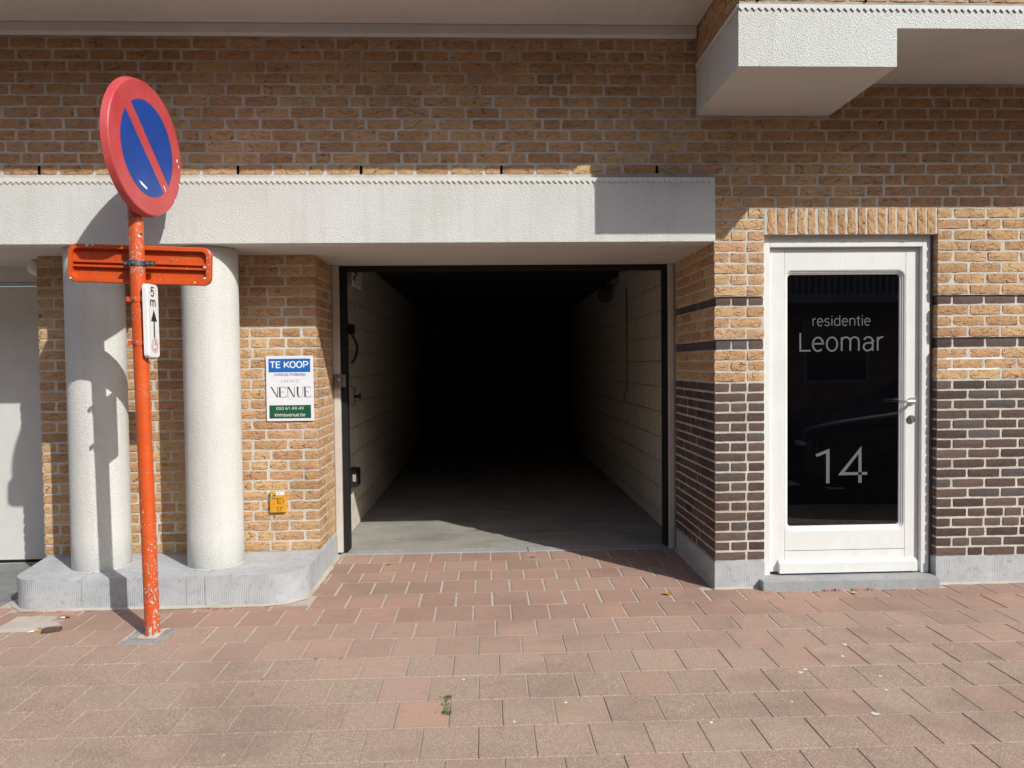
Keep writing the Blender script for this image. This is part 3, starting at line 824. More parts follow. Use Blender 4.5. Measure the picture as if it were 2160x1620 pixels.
# ---- beam over the garage
beam = thing('concrete_beam', 'long white roughcast beam with zigzag edge across the garage openings', 'beam', (-1, 0, 2.2))
boxes('beam_face', [(-6.0, 1.452, -.027, .12, 2.2085, 2.604)], RENDER, beam, .003)
boxes('beam_soffit', [(-4.6, 1.4525, -.0255, .99, 2.2075-.0005, 2.2085+.30)], SOFFIT, beam) if False else None
boxes('beam_soffit', [(-6.0, 1.470, .1205, 1.04, 2.2085, 2.40)], SOFFIT, beam)
boxes('mortar_bed', [(-6.0, 1.452, -.004, .10, 2.6045, 2.633)], MORTAR, beam)
boxes('shaded_mortar_strip', [(.70, 1.450, -.020, -.0045, 2.6045, 2.632)], MORTAR_SHADE, beam)  # stretch of mortar in shade, the darkness painted as a greyer strip
def zigzag(name, p0, ex, n, pitch, top, valley, peak, thick, outw, parent):
    """sawtooth metal strip; p0 start (x,y), ex direction, outw outward normal"""
    bm = bmesh.new(); e = Vector((*ex, 0)); ow = Vector((*outw, 0)); P = Vector((*p0, 0))
    def V(u, z, d): return bm.verts.new(P + e*u + Vector((0, 0, z)) + ow*d)
    F, B = [], []
    for i in range(2*n+1):
        z = valley if i % 2 == 0 else peak
        u = i*pitch/2
        F.append((V(u, top, thick), V(u, z, thick))); B.append((V(u, top, 0.001), V(u, z, 0.001)))
    for i in range(2*n):
        bm.faces.new((F[i][0], F[i][1], F[i+1][1], F[i+1][0])); bm.faces.new((F[i][1], B[i][1], B[i+1][1], F[i+1][1])); bm.faces.new((F[i][0], F[i+1][0], B[i+1][0], B[i][0]))
    for k in (0, 2*n): bm.faces.new((F[k][0], F[k][1], B[k][1], B[k][0]))
    bmesh.ops.recalc_face_normals(bm, faces=bm.faces[:])
    me = bpy.data.meshes.new(name); bm.to_mesh(me); bm.free(); me.materials.append(RENDER_SM)
    return put(name, me, parent)
RENDER_SM = plain('smooth white trim', (.68, .665, .62), .8, var=.05, bump=.001)
zigzag('zigzag_trim', (-6.0, -.027), (1, 0), 215, .0346, 2.606, 2.588, 2.570, .0065, (0, -1), beam)

# ---- upper overhang with its trim
ov = thing('overhang', 'grey soffit of the upper storey projecting over the pavement at top left', 'overhang', (-1, -.4, 3.53))
boxes('soffit_board', [(-6.0, 1.338, -.846, -.0005, 3.535, 3.75)], OVERH, ov)
bm = bmesh.new(); bx(bm, -6.0, 1.335, -.05, .0, 3.4705, 3.534, .008); put('wall_trim', mesh_from(bm, 'wall_trim', TRIMG), ov)
boxes('upper_front_and_sun_block', [(-6.0, 1.338, -.846, -.6, 3.7505, 5.2), (1.3385, 6.0, -.846, -.7525, 3.56, 5.2)], OPPB, ov)  # right-hand box is unseen, added to stop sun leaking past the bay

# ---- right bay with the white band
bay = thing('bay', 'projecting bay with white roughcast band and a lower box end at top right', 'bay', (1.342, -.75, 3.0))
YB, ZB0, ZB1, ZT = -.75, 2.9985, 3.1995, 3.315
bm = bmesh.new()
prof = [(1.342, ZB0), (2.188, ZB0), (2.188, ZB1), (6.0, ZB1), (6.0, ZT), (1.342, ZT)]
F = [bm.verts.new((x, YB, z)) for x, z in prof]; B = [bm.verts.new((x, -.0005, z)) for x, z in prof]
bm.faces.new(F); bm.faces.new(B[::-1])
for i in range(6):
    f = bm.faces.new((F[i], B[i], B[(i+1) % 6], F[(i+1) % 6]))
    if i in (0, 2): f.material_index = 1
put('render_band', mesh_from(bm, 'render_band', [RENDER, SOFFIT]), bay)
zigzag('zigzag_trim', (1.342, YB), (1, 0), 133, .035, 3.317, 3.300, 3.283, .0065, (0, -1), bay)
zigzag('zigzag_trim', (1.342, YB), (0, 1), 21, .0356, 3.317, 3.300, 3.283, .0065, (-1, 0), bay)
boxes('mortar', [(1.3485, 6.0, YB+.0058, -.001, 3.3155, 4.9)], MORTAR_G, bay)
rn = random.Random(61); BF = ((0, YB), 0.0); BS = ((1.342, 0), R(-90)); prev = []; bst = []
for ci in range(4):
    z0 = 3.333+CO*ci; zm = z0+CO/2
    lf = ci % 2 == 0; L = LS if lf else LH
    brick(bay, None, 'o', BF, 1.342+L/2, L, zm, CO-.0128, 0, 'c')
    row, prev = split_row(1.342+L+.016, 5.9, .0180, prev, rn=rn)
    for a, b in row: brick(bay, None if (ci < 2 and a < 2.9) else bst, 'o', BF, (a+b)/2, b-a, zm, CO-.0142)
    y = YB+(LH if lf else LS)+.014
    row, _ = split_row(y, -.004, .0145, [], rn=rn)
    for a, b in row: brick(bay, None, 'o', BS, -(a+b)/2, b-a, zm, CO-.0142)
join_stuff('upper_bricks', bst, [OCHRE], bay)
for x in (1.445, 2.02): box('weep_hole', x-.006, x+.006, YB-.001, YB+.02, 3.336, 3.39, HOLE, bay)

# ---- plinth under the columns, in stone blocks
def arc(cx, cy, r, a0, a1, n=10): return [(cx+r*math.cos(R(a0+(a1-a0)*i/n)), cy+r*math.sin(R(a0+(a1-a0)*i/n))) for i in range(n+1)]
pl = thing('plinth', 'long low bluestone plinth with rounded ends under the two columns', 'plinth', (-2, 0, 0))
YF = -.118
PB = [
    [(-2.985, .44)] + arc(-2.905+.17, YF+.17, .17, 180, 270) + [(-2.452, YF), (-2.452, .44)],
    [(-2.449, .44), (-2.449, YF), (-1.831, YF), (-1.831, .44)],
    [(-1.828, .44), (-1.828, YF), (-1.719, YF), (-1.719, .44)],
    [(-1.716, .44), (-1.716, YF)] + arc(-1.137-.23, YF+.23, .23, 270, 360) + [(-1.134, .298), (-1.134, .44)],
    [(-1.40, .441), (-1.134, .441), (-1.134, .957), (-1.40, .957)],
]
PB[0] = [(-2.985, .44)] + [(x-.0, y) for x, y in arc(-2.905+.17, YF+.17, .17, 180, 270)] + [(-2.452, YF), (-2.452, .44)]
for p in PB:
    bm = bmesh.new(); prism(bm, p, -.02, .1855, .006); put('plinth_stone', mesh_from(bm, 'plinth_stone', [BLUESTONE]), pl)
boxes('wall_footing', [(-2.985, -1.401, .442, .95, -.02, .184)], BLUESTONE, pl)

# ---- columns
def column(cx, lab):
    t = thing('column', lab, 'column', (cx, .19, .186), 'white roughcast columns on the bluestone plinth')
    bm = bmesh.new(); n = 72; rr = .171
    zs = [0, .004]+[.2*i for i in range(1, 11)]+[2.0217]
    rings = [[bm.verts.new(((rr-(.004 if z == 0 else 0))*math.cos(2*math.pi*k/n), (rr-(.004 if z == 0 else 0))*math.sin(2*math.pi*k/n), z)) for k in range(n)] for z in zs]
    for A, B2 in zip(rings, rings[1:]):
        for k in range(n): bm.faces.new((A[k], A[(k+1) % n], B2[(k+1) % n], B2[k]))
    bm.faces.new(rings[0][::-1]); bm.faces.new(rings[-1])
    me = mesh_from(bm, 'column_shaft', RENDER)
    for p in me.polygons: p.use_smooth = abs(p.normal.z) < .5
    put('column_shaft', me, t, (cx, .19, .186))
    bm = bmesh.new(); rings = [[bm.verts.new((q*math.cos(2*math.pi*k/n), q*math.sin(2*math.pi*k/n), z)) for k in range(n)] for q, z in ((.176, 0), (.1725, .004))]
    for k in range(n): bm.faces.new((rings[0][k], rings[0][(k+1) % n], rings[1][(k+1) % n], rings[1][k]))
    put('base_joint', mesh_from(bm, 'base_joint', MORTAR), t, (cx, .19, .186))
column(-1.760, 'white roughcast column between the road sign post and the for-sale poster')
column(-2.486, 'white roughcast column left of the orange post, crossed by the sign shadow')

# ================================================================== GARAGE
gfl = thing('garage_floor', 'grey stained concrete garage floor with stone threshold'); gfl['kind'] = 'structure'
box('floor_slab', -1.35, 1.7, 1.085, 8.2, -.15, .012, CONC, gfl)
box('threshold_stone', -1.14, .31, .966, 1.084, -.12, .0165, BLUEFLAT, gfl, .006)
box('threshold_stone', .314, 1.44, .966, 1.084, -.12, .0165, BLUEFLAT, gfl, .006)
def block_wall(name, lab, x, sgn, y0, y1, hc, z0, ph):
    t = thing(name, lab, 'wall', (x, 4, 0))
    box('wall_core', x, x+.12*sgn, y0, y1, -.02, 2.46, CONC, t) if sgn > 0 else box('wall_core', x-.12, x, y0, y1, -.02, 2.46, CONC, t)
    pool = []
    for i in range(4):
        bm = bmesh.new(); bx(bm, -.014, .014, -.5, .5, -.5, .5)
        for v in bm.verts: v.co += Vector((random.uniform(-.0015, .0015), random.uniform(-.004, .004), random.uniform(-.008, .008)))
        pool.append(mesh_from(bm, 'block', BLOCK))
    c = 0; z = z0
    while z < 2.44:
        zt = min(z+hc, 2.45); y = y0 + .01 - (.22 if c % 2 else 0) - ph
        while y < y1:
            a, b = max(y, y0+.003), min(y+.44-.007, y1-.003)
            if b - a > .04: put('block', random.choice(pool), t, (x-.004*sgn*1.0-.002*sgn, (a+b)/2, (z+zt)/2), (0, 0, 0), (1, b-a, zt-z-.007))
            y += .44
        z += hc; c += 1
    return t
block_wall('block_wall', 'cream painted block wall on the left inside the garage', -1.185, -1, 1.09, 8.1, .222, .02, .06)
block_wall('block_wall', 'cream painted block wall on the right inside the garage', 1.555, 1, 1.09, 8.1, .222, -.09, .2)
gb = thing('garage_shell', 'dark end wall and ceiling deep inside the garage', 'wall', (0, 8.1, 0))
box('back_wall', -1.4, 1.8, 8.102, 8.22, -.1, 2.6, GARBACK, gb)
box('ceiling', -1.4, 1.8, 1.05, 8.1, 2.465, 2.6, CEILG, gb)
# roller door head, jambs and seals
fr = thing('garage_surround', 'cream garage door frame with black rubber seal around the opening', 'door frame', (0, .96, 0))
box('jamb', -1.1455, -1.097, .95, 1.06, .034, 2.2075, CREAM, fr, .004)
box('jamb', 1.4065, 1.4455, .95, 1.06, .012, 2.2075, CREAM, fr, .004)
box('seal', -1.0965, -1.052, .985, 1.07, .04, 2.2075, BLACKR, fr, .003)
box('seal', 1.376, 1.406, .985, 1.07, .03, 2.2075, BLACKR, fr, .003)
box('seal', -1.0515, 1.3755, .99, 1.07, 2.168, 2.2075, BLACKR, fr, .003)
boxes('outer_return', [(-1.35, -1.146, .952, 1.09, .0, 2.2075), (1.446, 1.62, .952, 1.09, 0, 2.2075)], CONC, fr)
# latch on the left jamb
la = thing('latch', 'worn grey steel lock keep on the left garage jamb', 'latch', (-1.1, .93, 1.34))
box('keep_plate', -1.142, -1.078, .928, .949, 1.288, 1.388, STEELD, la, .003)
box('keep_bracket', -1.0775, -1.052, .935, .984, 1.292, 1.386, STEELD, la, .003)
tubeobj('bolt_hole', [(-1.104, .9285, 1.35), (-1.104, .925, 1.35)], .012, STEEL, la, 10)
# things on the garage walls
lb = thing('light_box', 'grey emergency light box high on the left garage wall', 'light fitting', (-1.12, 1.7, 2.17))
box('housing', -1.170, -1.10, 1.52, 1.86, 2.12, 2.30, PLASTIC, lb, .006)
box('cover', -1.099, -1.075, 1.50, 1.88, 2.115, 2.305, PANELW, lb, .006)
bm = bmesh.new(); tube(bm, [(.0+.012*math.sin(i*1.1), .0+.02*math.cos(i*1.7), -.012*i) for i in range(12)], .006, 6)
put('cable', mesh_from(bm, 'cable', BLACKR), lb, (-1.065, 1.48, 2.29))
nt = thing('notice', 'small printed notice sheet on the left garage wall', 'notice', (-1.165, 2.15, 1.7))
box('sheet', -1.168, -1.166, 2.02, 2.31, 1.55, 1.83, PLASTIC, nt)
bm = bmesh.new()
for i in range(7): bx(bm, -1.1655, -1.1652, 2.05, 2.05+random.uniform(.08, .2), 1.79-.022*i, 1.80-.022*i)
put('print_lines', mesh_from(bm, 'print_lines', STEELD), nt)
sp = thing('coiled_cable', 'black coiled cable hanging inside the left garage jamb', 'cable', (-1.12, 1.6, 1.75))
box('plug', -1.16, -1.10, 1.56, 1.64, 1.72, 1.80, BLACKR, sp, .005)
pts = []
for i in range(150):
    t_ = i/149; a = t_*2*math.pi*15
    pts.append((-1.125+.045*math.sin(math.pi*t_)+.012*math.cos(a), 1.60+.012*math.sin(a), 1.72-.25*t_))
tubeobj('coil', pts, .0045, BLACKR, sp, 5)
lv = thing('pull_switch', 'small control switch with knob on the left garage wall', 'switch', (-1.15, 1.78, 1.18))
box('switch_plate', -1.168, -1.14, 1.70, 1.84, 1.10, 1.27, PLASTIC, lv, .004)
tubeobj('knob', [(-1.14, 1.77, 1.185), (-1.105, 1.77, 1.185), (-1.10, 1.77, 1.185), (-1.085, 1.77, 1.185)], [.012, .012, .026, .026], BLACKR, lv, 12)
sn = thing('socket_box', 'black socket box with white label low on the left garage wall', 'socket', (-1.15, 1.7, .5))
box('socket_body', -1.168, -1.10, 1.60, 1.78, .42, .57, BLACKR, sn, .006)
box('socket_label', -1.135, -1.108, 1.5975, 1.5995, .47, .53, PLASTIC, sn)
rl = thing('wall_lamp', 'grey lamp on the right garage wall with pipe down to a switch', 'lamp', (1.5, 3.3, 2.2))
box('lamp_box', 1.445, 1.537, 3.14, 3.22, 2.25, 2.43, PLASTIC, rl, .006)
box('lamp_arm', 1.42, 1.537, 3.22, 3.42, 2.20, 2.30, PLASTIC, rl, .006)
bm = bmesh.new(); tube(bm, [(1.40, 3.40, 2.27), (1.385, 3.50, 2.25), (1.37, 3.64, 2.22)], [.06, .085, .09], 16); put('lamp_shade', mesh_from(bm, 'lamp_shade', STEELD), rl)
tubeobj('conduit', [(1.525, 3.18, 2.25), (1.525, 3.18, 1.15)], .010, PIPE, rl, 8)
box('switch_box', 1.497, 1.537, 3.13, 3.25, 1.05, 1.15, PLASTIC, rl, .005)

# ================================================================== LEFT GARAGE DOOR
ld = thing('garage_door', 'closed white flat garage door at the far left edge', 'garage door', (-3.8, .95, 0))
box('door_panel', -6.0, -3.16, .955, 1.0, .03, 2.065, GDOOR, ld, .004)
box('door_rail', -6.0, -3.16, .945, 1.0, 2.071, 2.092, CREAM, ld, .003)
box('door_head', -6.0, -2.995, .95, 1.01, 2.0945, 2.2075, GDOOR, ld)
box('door_jamb', -3.157, -3.0, .95, 1.01, .0, 2.092, GDOOR, ld)
box('bottom_seal', -6.0, -3.16, .96, .995, .008, .0295, BLACKR, ld)
wl = thing('globe_lamp', 'white round lamp half hidden by the brick edge at far left', 'lamp', (-3.05, .62, 2.16))
bm = bmesh.new(); bmesh.ops.create_uvsphere(bm, u_segments=20, v_segments=12, radius=.055); put('lamp_globe', mesh_from(bm, 'lamp_globe', PANELW, True), wl, (-3.105, .62, 2.155))
tubeobj('lamp_base', [(-3.075, .62, 2.155), (-3.005, .62, 2.155)], .035, PANELW, wl, 14)

# ================================================================== WHITE DOOR
YFm, YLf, YGl = .050, .082, .109
def dz(v): return H_CAM + (v-H_CAM)*.9961       # measured at y=.10, door leaf stands at y=.14
def dx_(v): return v*.9961
dr = thing('door', 'white wooden door with dark glass reading residentie Leomar 14', 'door', (2.33, .1, .06))
fl = [(1.7775, 1.829, YFm, .24, .062, 2.2545), (2.829, 2.880, YFm, .24, .062, 2.2545), (1.8295, 2.8285, YFm, .24, 2.183, 2.2545)]
box('frame_sealant', 2.8805, 2.8980, YFm+.004, .2, .062, 2.2545, SEALB, dr)
for a in fl: box('door_frame', *a, WHITE, dr, .003)
x0, x1, z0, z1 = 1.832, 2.826, .066, 2.180
xa, xb = dx_(1.946), dx_(2.749)
za, zb = dz(.336), dz(2.043)
LB = .0018
box('stile', x0, xa-LB/2, YLf, .19, z0+.012, z1, WHITE, dr, .002)
box('stile', xb+LB/2, x1, YLf, .19, z0+.012, z1, WHITE, dr, .002)
box('top_rail', xa+LB/2, xb-LB/2, YLf+.0006, .19, zb, z1, WHITE, dr)
zg = dz(.207)
box('bottom_rail', xa+LB/2, xb-LB/2, YLf+.0006, .19, zg+.002, za, WHITE, dr, .002)
box('bottom_rail', xa+LB/2, xb-LB/2, YLf+.0006, .19, z0+.012, zg-.002, WHITE, dr, .002)
# weather board at the foot of the leaf
bm = bmesh.new(); wz0, wz1 = z0+.008, dz(.150)
sec = [(YLf-.0005, wz0), (YLf-.034, wz0), (YLf-.034, wz1-.018), (YLf-.0005, wz1)]
wx0, wx1 = 1.893, 2.806
A = [bm.verts.new((wx0, y, z)) for y, z in sec]; B2 = [bm.verts.new((wx1, y, z)) for y, z in sec]
bm.faces.new(A); bm.faces.new(B2[::-1])
for i in range(4): bm.faces.new((A[i], B2[i], B2[(i+1) % 4], A[(i+1) % 4]))
put('weather_board', mesh_from(bm, 'weather_board', WHITE), dr)
# moulded glazing bead with rounded corners
def rrect(ax, bx_, az, bz, r, n=6):
    pts = []
    for (cx, cz, a0) in ((bx_-r, az+r, -90), (bx_-r, bz-r, 0), (ax+r, bz-r, 90), (ax+r, az+r, 180)):
        for i in range(n+1):
            a = R(a0+90*i/n); pts.append((cx+r*math.cos(a), cz+r*math.sin(a)))
    return pts
loops = []
n_ = 6
def outer_sq():
    pts = []
    r = rrect(xa, xb, za, zb, .05)
    for i, (x, z) in enumerate(r):
        q = i // (n_+1); k = i % (n_+1)
        cx, cz = ((xb, za), (xb, zb), (xa, zb), (xa, za))[q]
        t = k/n_
        rx, rz = r[i]
        # run along the square corner
        e0 = r[q*(n_+1)]; e1 = r[q*(n_+1)+n_]
        if t < .5: p = (e0[0]+(cx-e0[0])*2*t, e0[1]+(cz-e0[1])*2*t)
        else: p = (cx+(e1[0]-cx)*(2*t-1), cz+(e1[1]-cz)*(2*t-1))
        pts.append(p)
    return pts
prof = [(outer_sq(), YLf+.0012), (rrect(xa+.001, xb-.001, za+.001, zb-.001, .05), YLf+.0012)]
for ins, y in ((.007, YLf+.004), (.009, YLf+.011), (.016, YLf+.011), (.018, YLf+.018), (.026, YLf+.019), (.030, YLf+.0275)):
    prof.append((rrect(xa+ins, xb-ins, za+ins, zb-ins, max(.05-ins, .012)), y))
bm = bmesh.new(); L = [[bm.verts.new((x, y, z)) for x, z in p] for p, y in prof]
for P, Q in zip(L, L[1:]):
    m = len(P)
    for i in range(m):
        try: bm.faces.new((P[i], P[(i+1) % m], Q[(i+1) % m], Q[i]))
        except ValueError: pass
bmesh.ops.remove_doubles(bm, verts=bm.verts[:], dist=1e-6)
put('glazing_bead', mesh_from(bm, 'glazing_bead', WHITE), dr)
pane = box('pane', xa+.02, xb-.02, YGl, YGl+.008, za+.02, zb-.02, GLASS, dr)
box('pane_backing', xa+.005, xb-.005, YGl+.012, .19, za+.005, zb-.005, HOLE, dr)
yt = YGl-.0008
def gx(v): return v*(4.5+YGl)/4.6
def gz(v): return H_CAM+(v-H_CAM)*(4.5+YGl)/4.6
for s_, a, b, c, d, off in (('residentie', 2.131, 2.515, 1.677, 1.746, .062), ('Leomar', 2.044, 2.601, 1.510, 1.634, .060), ('14', 2.151, 2.496, .649, .891, .062)):
    put('lettering', text_mesh(s_, gx(a), gx(b), gz(c), gz(d), GREYP, off), dr, (0, yt, 0))
# lever handle and lock
hx, hz = dx_(2.790), dz(1.182)
def disc(name, c, r, y0, y1, mat, parent, seg=32, rim=.003):
    bm = bmesh.new(); rings = []
    for rr, y in ((r, y1), (r, y0+rim), (r-rim, y0)):
        rings.append([bm.verts.new((rr*math.cos(2*math.pi*k/seg), y-y1, rr*math.sin(2*math.pi*k/seg))) for k in range(seg)])
    for A, B2 in zip(rings, rings[1:]):
        for k in range(seg): bm.faces.new((A[k], A[(k+1) % seg], B2[(k+1) % seg], B2[k]))
    bm.faces.new(rings[-1]); bm.faces.new(rings[0])
    return put(name, mesh_from(bm, name, mat), parent, (c[0], y1, c[1]))
hd = disc('handle_rose', (hx, hz), .027, YLf-.010, YLf-.0005, STEEL, dr)
tubeobj('handle_lever', [(hx, YLf-.010, hz), (hx, YLf-.042, hz), (hx-.006, YLf-.052, hz), (hx-.016, YLf-.056, hz), (hx-.118, YLf-.056, hz-.001)], .0100, STEEL, dr, 14)
lx, lz = dx_(2.787), dz(1.063)
disc('lock_rose', (lx, lz), .026, YLf-.011, YLf-.0005, STEELD, dr)
bm = bmesh.new(); tube(bm, [(0, 0, 0), (0, -.004, 0)], .0085, 16); bx(bm, -.0052, .0052, -.004, 0, -.021, -.004)
put('lock_cylinder', mesh_from(bm, 'lock_cylinder', STEEL), dr, (lx+.002, YLf-.0112, lz+.007))
box('keyhole', lx+.001, lx+.003, YLf-.0158, YLf-.0154, lz+.003, lz+.012, HOLE, dr)
st = tag(box('doorstep', 1.738, 2.882, -.070, .20, -.02, .060, BLUEFLAT, None, .004), 'low bluestone doorstep under the white door', 'doorstep')
for (x, w, s_) in ((2.12, .05, 1), (2.19, .035, 2), (2.30, .07, 3), (2.40, .03, 4)):
    uneven_slab('clay_shard', [(x, -.100), (x+w, -.098), (x+w*.9, -.078), (x+.004, -.076)], .008, CLAY, pav, .02, s_, .003)

# ================================================================== POSTER AND MARKER
YP = YL - .0075
po = thing('poster', 'white for-sale poster with blue and green bars on the sunlit brick', 'poster', (-1.33, YP, 1.3))
bm = bmesh.new(); nx_, nz_ = 8, 10; px0, px1, pz0, pz1 = -1.490, -1.1715, 1.081, 1.5245
bm.free()
box('sheet', px0, px1, YP-.0014, YP-.0002, pz0, pz1, PAPER, po)
pw, ph_ = px1-px0, pz1-pz0
def PXc(u): return px0+(u-112)/(1200-112)*pw          # u,v: measured on the zoomed photograph (112..1200, 125..1605)
def PZc(v): return pz1-(v-125)/(1605-125)*ph_
yp = YP-.0022
def sh(v): return (v-125)/(1480)*45                   # drift of the slightly skewed sheet
put('blue_bar', poly_mesh([rectp(PXc(172), PXc(1130), PZc(495), PZc(190))], BLUEPR), po, (0, yp, 0))
put('green_bar', poly_mesh([rectp(PXc(172), PXc(1130), PZc(1545), PZc(1245))], GREENPR), po, (0, yp, 0))
for s_, u0, u1, v0, v1, m_, off in (('TE KOOP', 205, 1090, 245, 405, WHITEPR, .12), ('GARAGE/PARKING', 290, 1020, 515, 583, BLUEPR, .085),
        ('I M M O', 460, 860, 655, 728, STEELD, .04), ('050 61 49 49', 330, 960, 1280, 1352, WHITEPR, .08), ('immovenue.be', 295, 1000, 1425, 1512, WHITEPR, .085)):
    put('lettering', text_mesh(s_, PXc(u0), PXc(u1), PZc(v1), PZc(v0), m_, off), po, (0, yp-.0004, 0))
# display lettering VENUE in thick and thin strokes, units on a 0..1 square
def strokes(lst, u0, u1, v0, v1):
    out = []
    for p in lst: out.append([(PXc(u0+(u1-u0)*a), PZc(v1-(v1-v0)*b)) for a, b in p])
    return out
T = .05
VV = [[(.0, 1), (.2, .985), (.2, 1.0), (0, 1.02)], [(.08, 1), (.24, 1), (.93, 0), (.84, 0)], [(.84, 0), (.93, 0), (.97, 1), (.92, 1)], [(.84, 1), (1.05, 1), (1.05, .98), (.84, .98)]]
EE = [[(.0, 0), (.22, 0), (.22, 1), (.0, 1)], [(.22, 1), (.95, 1), (.95, .97), (.22, .97)], [(.22, .0), (1, .0), (1, .03), (.22, .03)], [(.22, .53), (.6, .53), (.6, .50), (.22, .50)], [(.9, .97), (.95, .97), (1, .78), (.96, .78)], [(.95, .03), (1, .03), (1.05, .2), (1.0, .2)], [(.56, .62), (.6, .62), (.6, .41), (.56, .41)]]
NN = [[(.0, 0), (.06, 0), (.06, 1), (.0, 1)], [(.0, 1), (.2, 1), (.95, 0), (.8, 0)], [(.9, 0), (.95, 0), (.95, 1), (.9, 1)], [(-.08, 1.0), (.1, 1.0), (.1, .98), (-.08, .98)], [(-.1, 0), (.16, 0), (.16, .02), (-.1, .02)]]
UU = [[(.08, 1), (.3, 1), (.3, .25), (.1, .25)], [(.1, .25), (.3, .25), (.38, .06), (.22, .05)], [(.22, .05), (.38, .06), (.6, .0), (.45, -.02)], [(.45, -.02), (.6, 0), (.82, .06), (.78, .0)], [(.78, .0), (.82, .06), (.92, .2), (.96, .2)], [(.92, .2), (.96, .2), (.97, 1), (.93, 1)], [(-.05, 1), (.45, 1), (.45, .98), (-.05, .98)], [(.83, 1), (1.05, 1), (1.05, .98), (.83, .98)]]
ven = strokes(VV, 195, 385, 830, 1065) + strokes(EE, 405, 560, 830, 1065) + strokes(NN, 600, 770, 830, 1065) + strokes(UU, 800, 960, 830, 1065) + strokes(EE, 985, 1130, 830, 1065)
bm = bmesh.new()
for p in ven:
    f = bm.faces.new([bm.verts.new((a, 0, b)) for a, b in p])
    if f.normal.y > 0: f.normal_flip()
me = bpy.data.meshes.new('lettering'); bm.to_mesh(me); bm.free(); me.materials.append(BLACKP)
put('lettering', me, po, (0, yp-.0004, 0))

YM = YL-.020
mk = thing('utility_marker', 'small yellow utility marker plate reading 0,7 and 1,7 low on the brick', 'marker', (-1.425, YM, .53))
box('marker_body', -1.480, -1.370, YM, YL-.001, .457, .601, YELLOW, mk, .004)
def MX(u): return -1.480+(u-405)/(1150-405)*.110
def MZ(v): return .601-(v-375)/(1345-375)*.144
ym = YM-.0006
put('green_label', poly_mesh([rectp(MX(430), MX(560), MZ(665), MZ(475))], GREENL), mk, (0, ym, 0))
put('white_sticker', poly_mesh([rectp(MX(715), MX(1080), MZ(540), MZ(385))], WHITEPR), mk, (0, ym, 0))
put('sticker_lines', poly_mesh([rectp(MX(755), MX(890), MZ(447), MZ(437)), rectp(MX(765), MX(880), MZ(475), MZ(466)), rectp(MX(770), MX(905), MZ(505), MZ(496))], GREYP), mk, (0, ym-.0004, 0))
put('lettering', text_mesh('1', MX(465), MX(525), MZ(655), MZ(480), WHITEPR, .15), mk, (0, ym-.0004, 0))
put('lettering', text_mesh('0,7', MX(795), MX(1080), MZ(970), MZ(780), BLACKP, .09), mk, (0, ym, 0))
put('lettering', text_mesh('1,7', MX(705), MX(965), MZ(1290), MZ(1085), BLACKP, .11), mk, (0, ym, 0))
put('lettering', text_mesh(',', MX(565), MX(605), MZ(972), MZ(930), BLACKP, .1), mk, (0, ym, 0))
put('tee_mark', poly_mesh([rectp(MX(500), MX(1010), MZ(718), MZ(692)), rectp(MX(750), MX(778), MZ(950), MZ(719))], BLACKP), mk, (0, ym, 0))
bm = bmesh.new(); bmesh.ops.create_circle(bm, cap_ends=True, radius=.0062, segments=16, matrix=Matrix.Translation((MX(625), 0, MZ(562))) @ Matrix.Rotation(R(90), 4, 'X'))
put('dot_mark', mesh_from(bm, 'dot_mark', BLACKP), mk, (0, ym, 0))

# ================================================================== ROAD SIGN
PBASE = Vector((-1.834, -.55, -.006)); PTOP = Vector((-1.881, -.55, 2.86))
def pole_at(z): t = (z-PBASE.z)/(PTOP.z-PBASE.z); return PBASE.lerp(PTOP, t)
sg = thing('road_sign', 'no-parking road sign on a chipped orange post with two small plates', 'road sign', PBASE)
bm = bmesh.new(); tube(bm, [pole_at(z)-PBASE for z in [-.05, .0, .3, .6, .9, 1.2, 1.5, 1.8, 2.1, 2.4, 2.7, 2.86]], .0385, 28)
put('pole', mesh_from(bm, 'pole', ORANGE, True), sg, PBASE)
for z in (2.27, 2.17): tubeobj('pole_hole', [pole_at(z)+Vector((.033, -.017, 0)), pole_at(z)+Vector((.0349, -.018, 0))], .006, HOLE, sg, 10)
# round sign
yaw = -.085
nvec = Vector((math.cos(yaw), math.sin(yaw), 0)); hvec = Vector((-math.sin(yaw), math.cos(yaw), 0)); zv = Vector((0, 0, 1))
SC = pole_at(2.625) + nvec*.086
MS = Matrix((( hvec.x, -nvec.x, 0, SC.x), (hvec.y, -nvec.y, 0, SC.y), (0, 0, 1, SC.z), (0, 0, 0, 1)))   # local x along the sign, -y outwards
def put_local(name, me, parent, M, mat=None):
    o = bpy.data.objects.new(name, me); link(o); o.parent = parent
    o.matrix_local = Matrix.Translation(-wloc(parent)) @ M
    return o
bm = bmesh.new(); n = 96; RF, RB = .350, .360
prof = [(RF-.012, 0), (RF-.004, .001), (RF, .005), (RB, .036), (RB-.003, .0365), (RF-.004, .008), (0, .004)]
rings = []
for rr, y in prof:
    rings.append([bm.verts.new((rr*math.cos(2*math.pi*k/n), y, rr*math.sin(2*math.pi*k/n))) for k in range(n)] if rr > 0 else [bm.verts.new((0, y, 0))])
for A, B2 in zip(rings, rings[1:]):
    for k in range(n):
        if len(B2) == 1: bm.faces.new((A[k], A[(k+1) % n], B2[0]))
        else: bm.faces.new((A[k], A[(k+1) % n], B2[(k+1) % n], B2[k]))
bm.faces.new(rings[0])
me = mesh_from(bm, 'sign_disc', SIGNRED)
put_local('sign_disc', me, sg, MS)
RI = .251
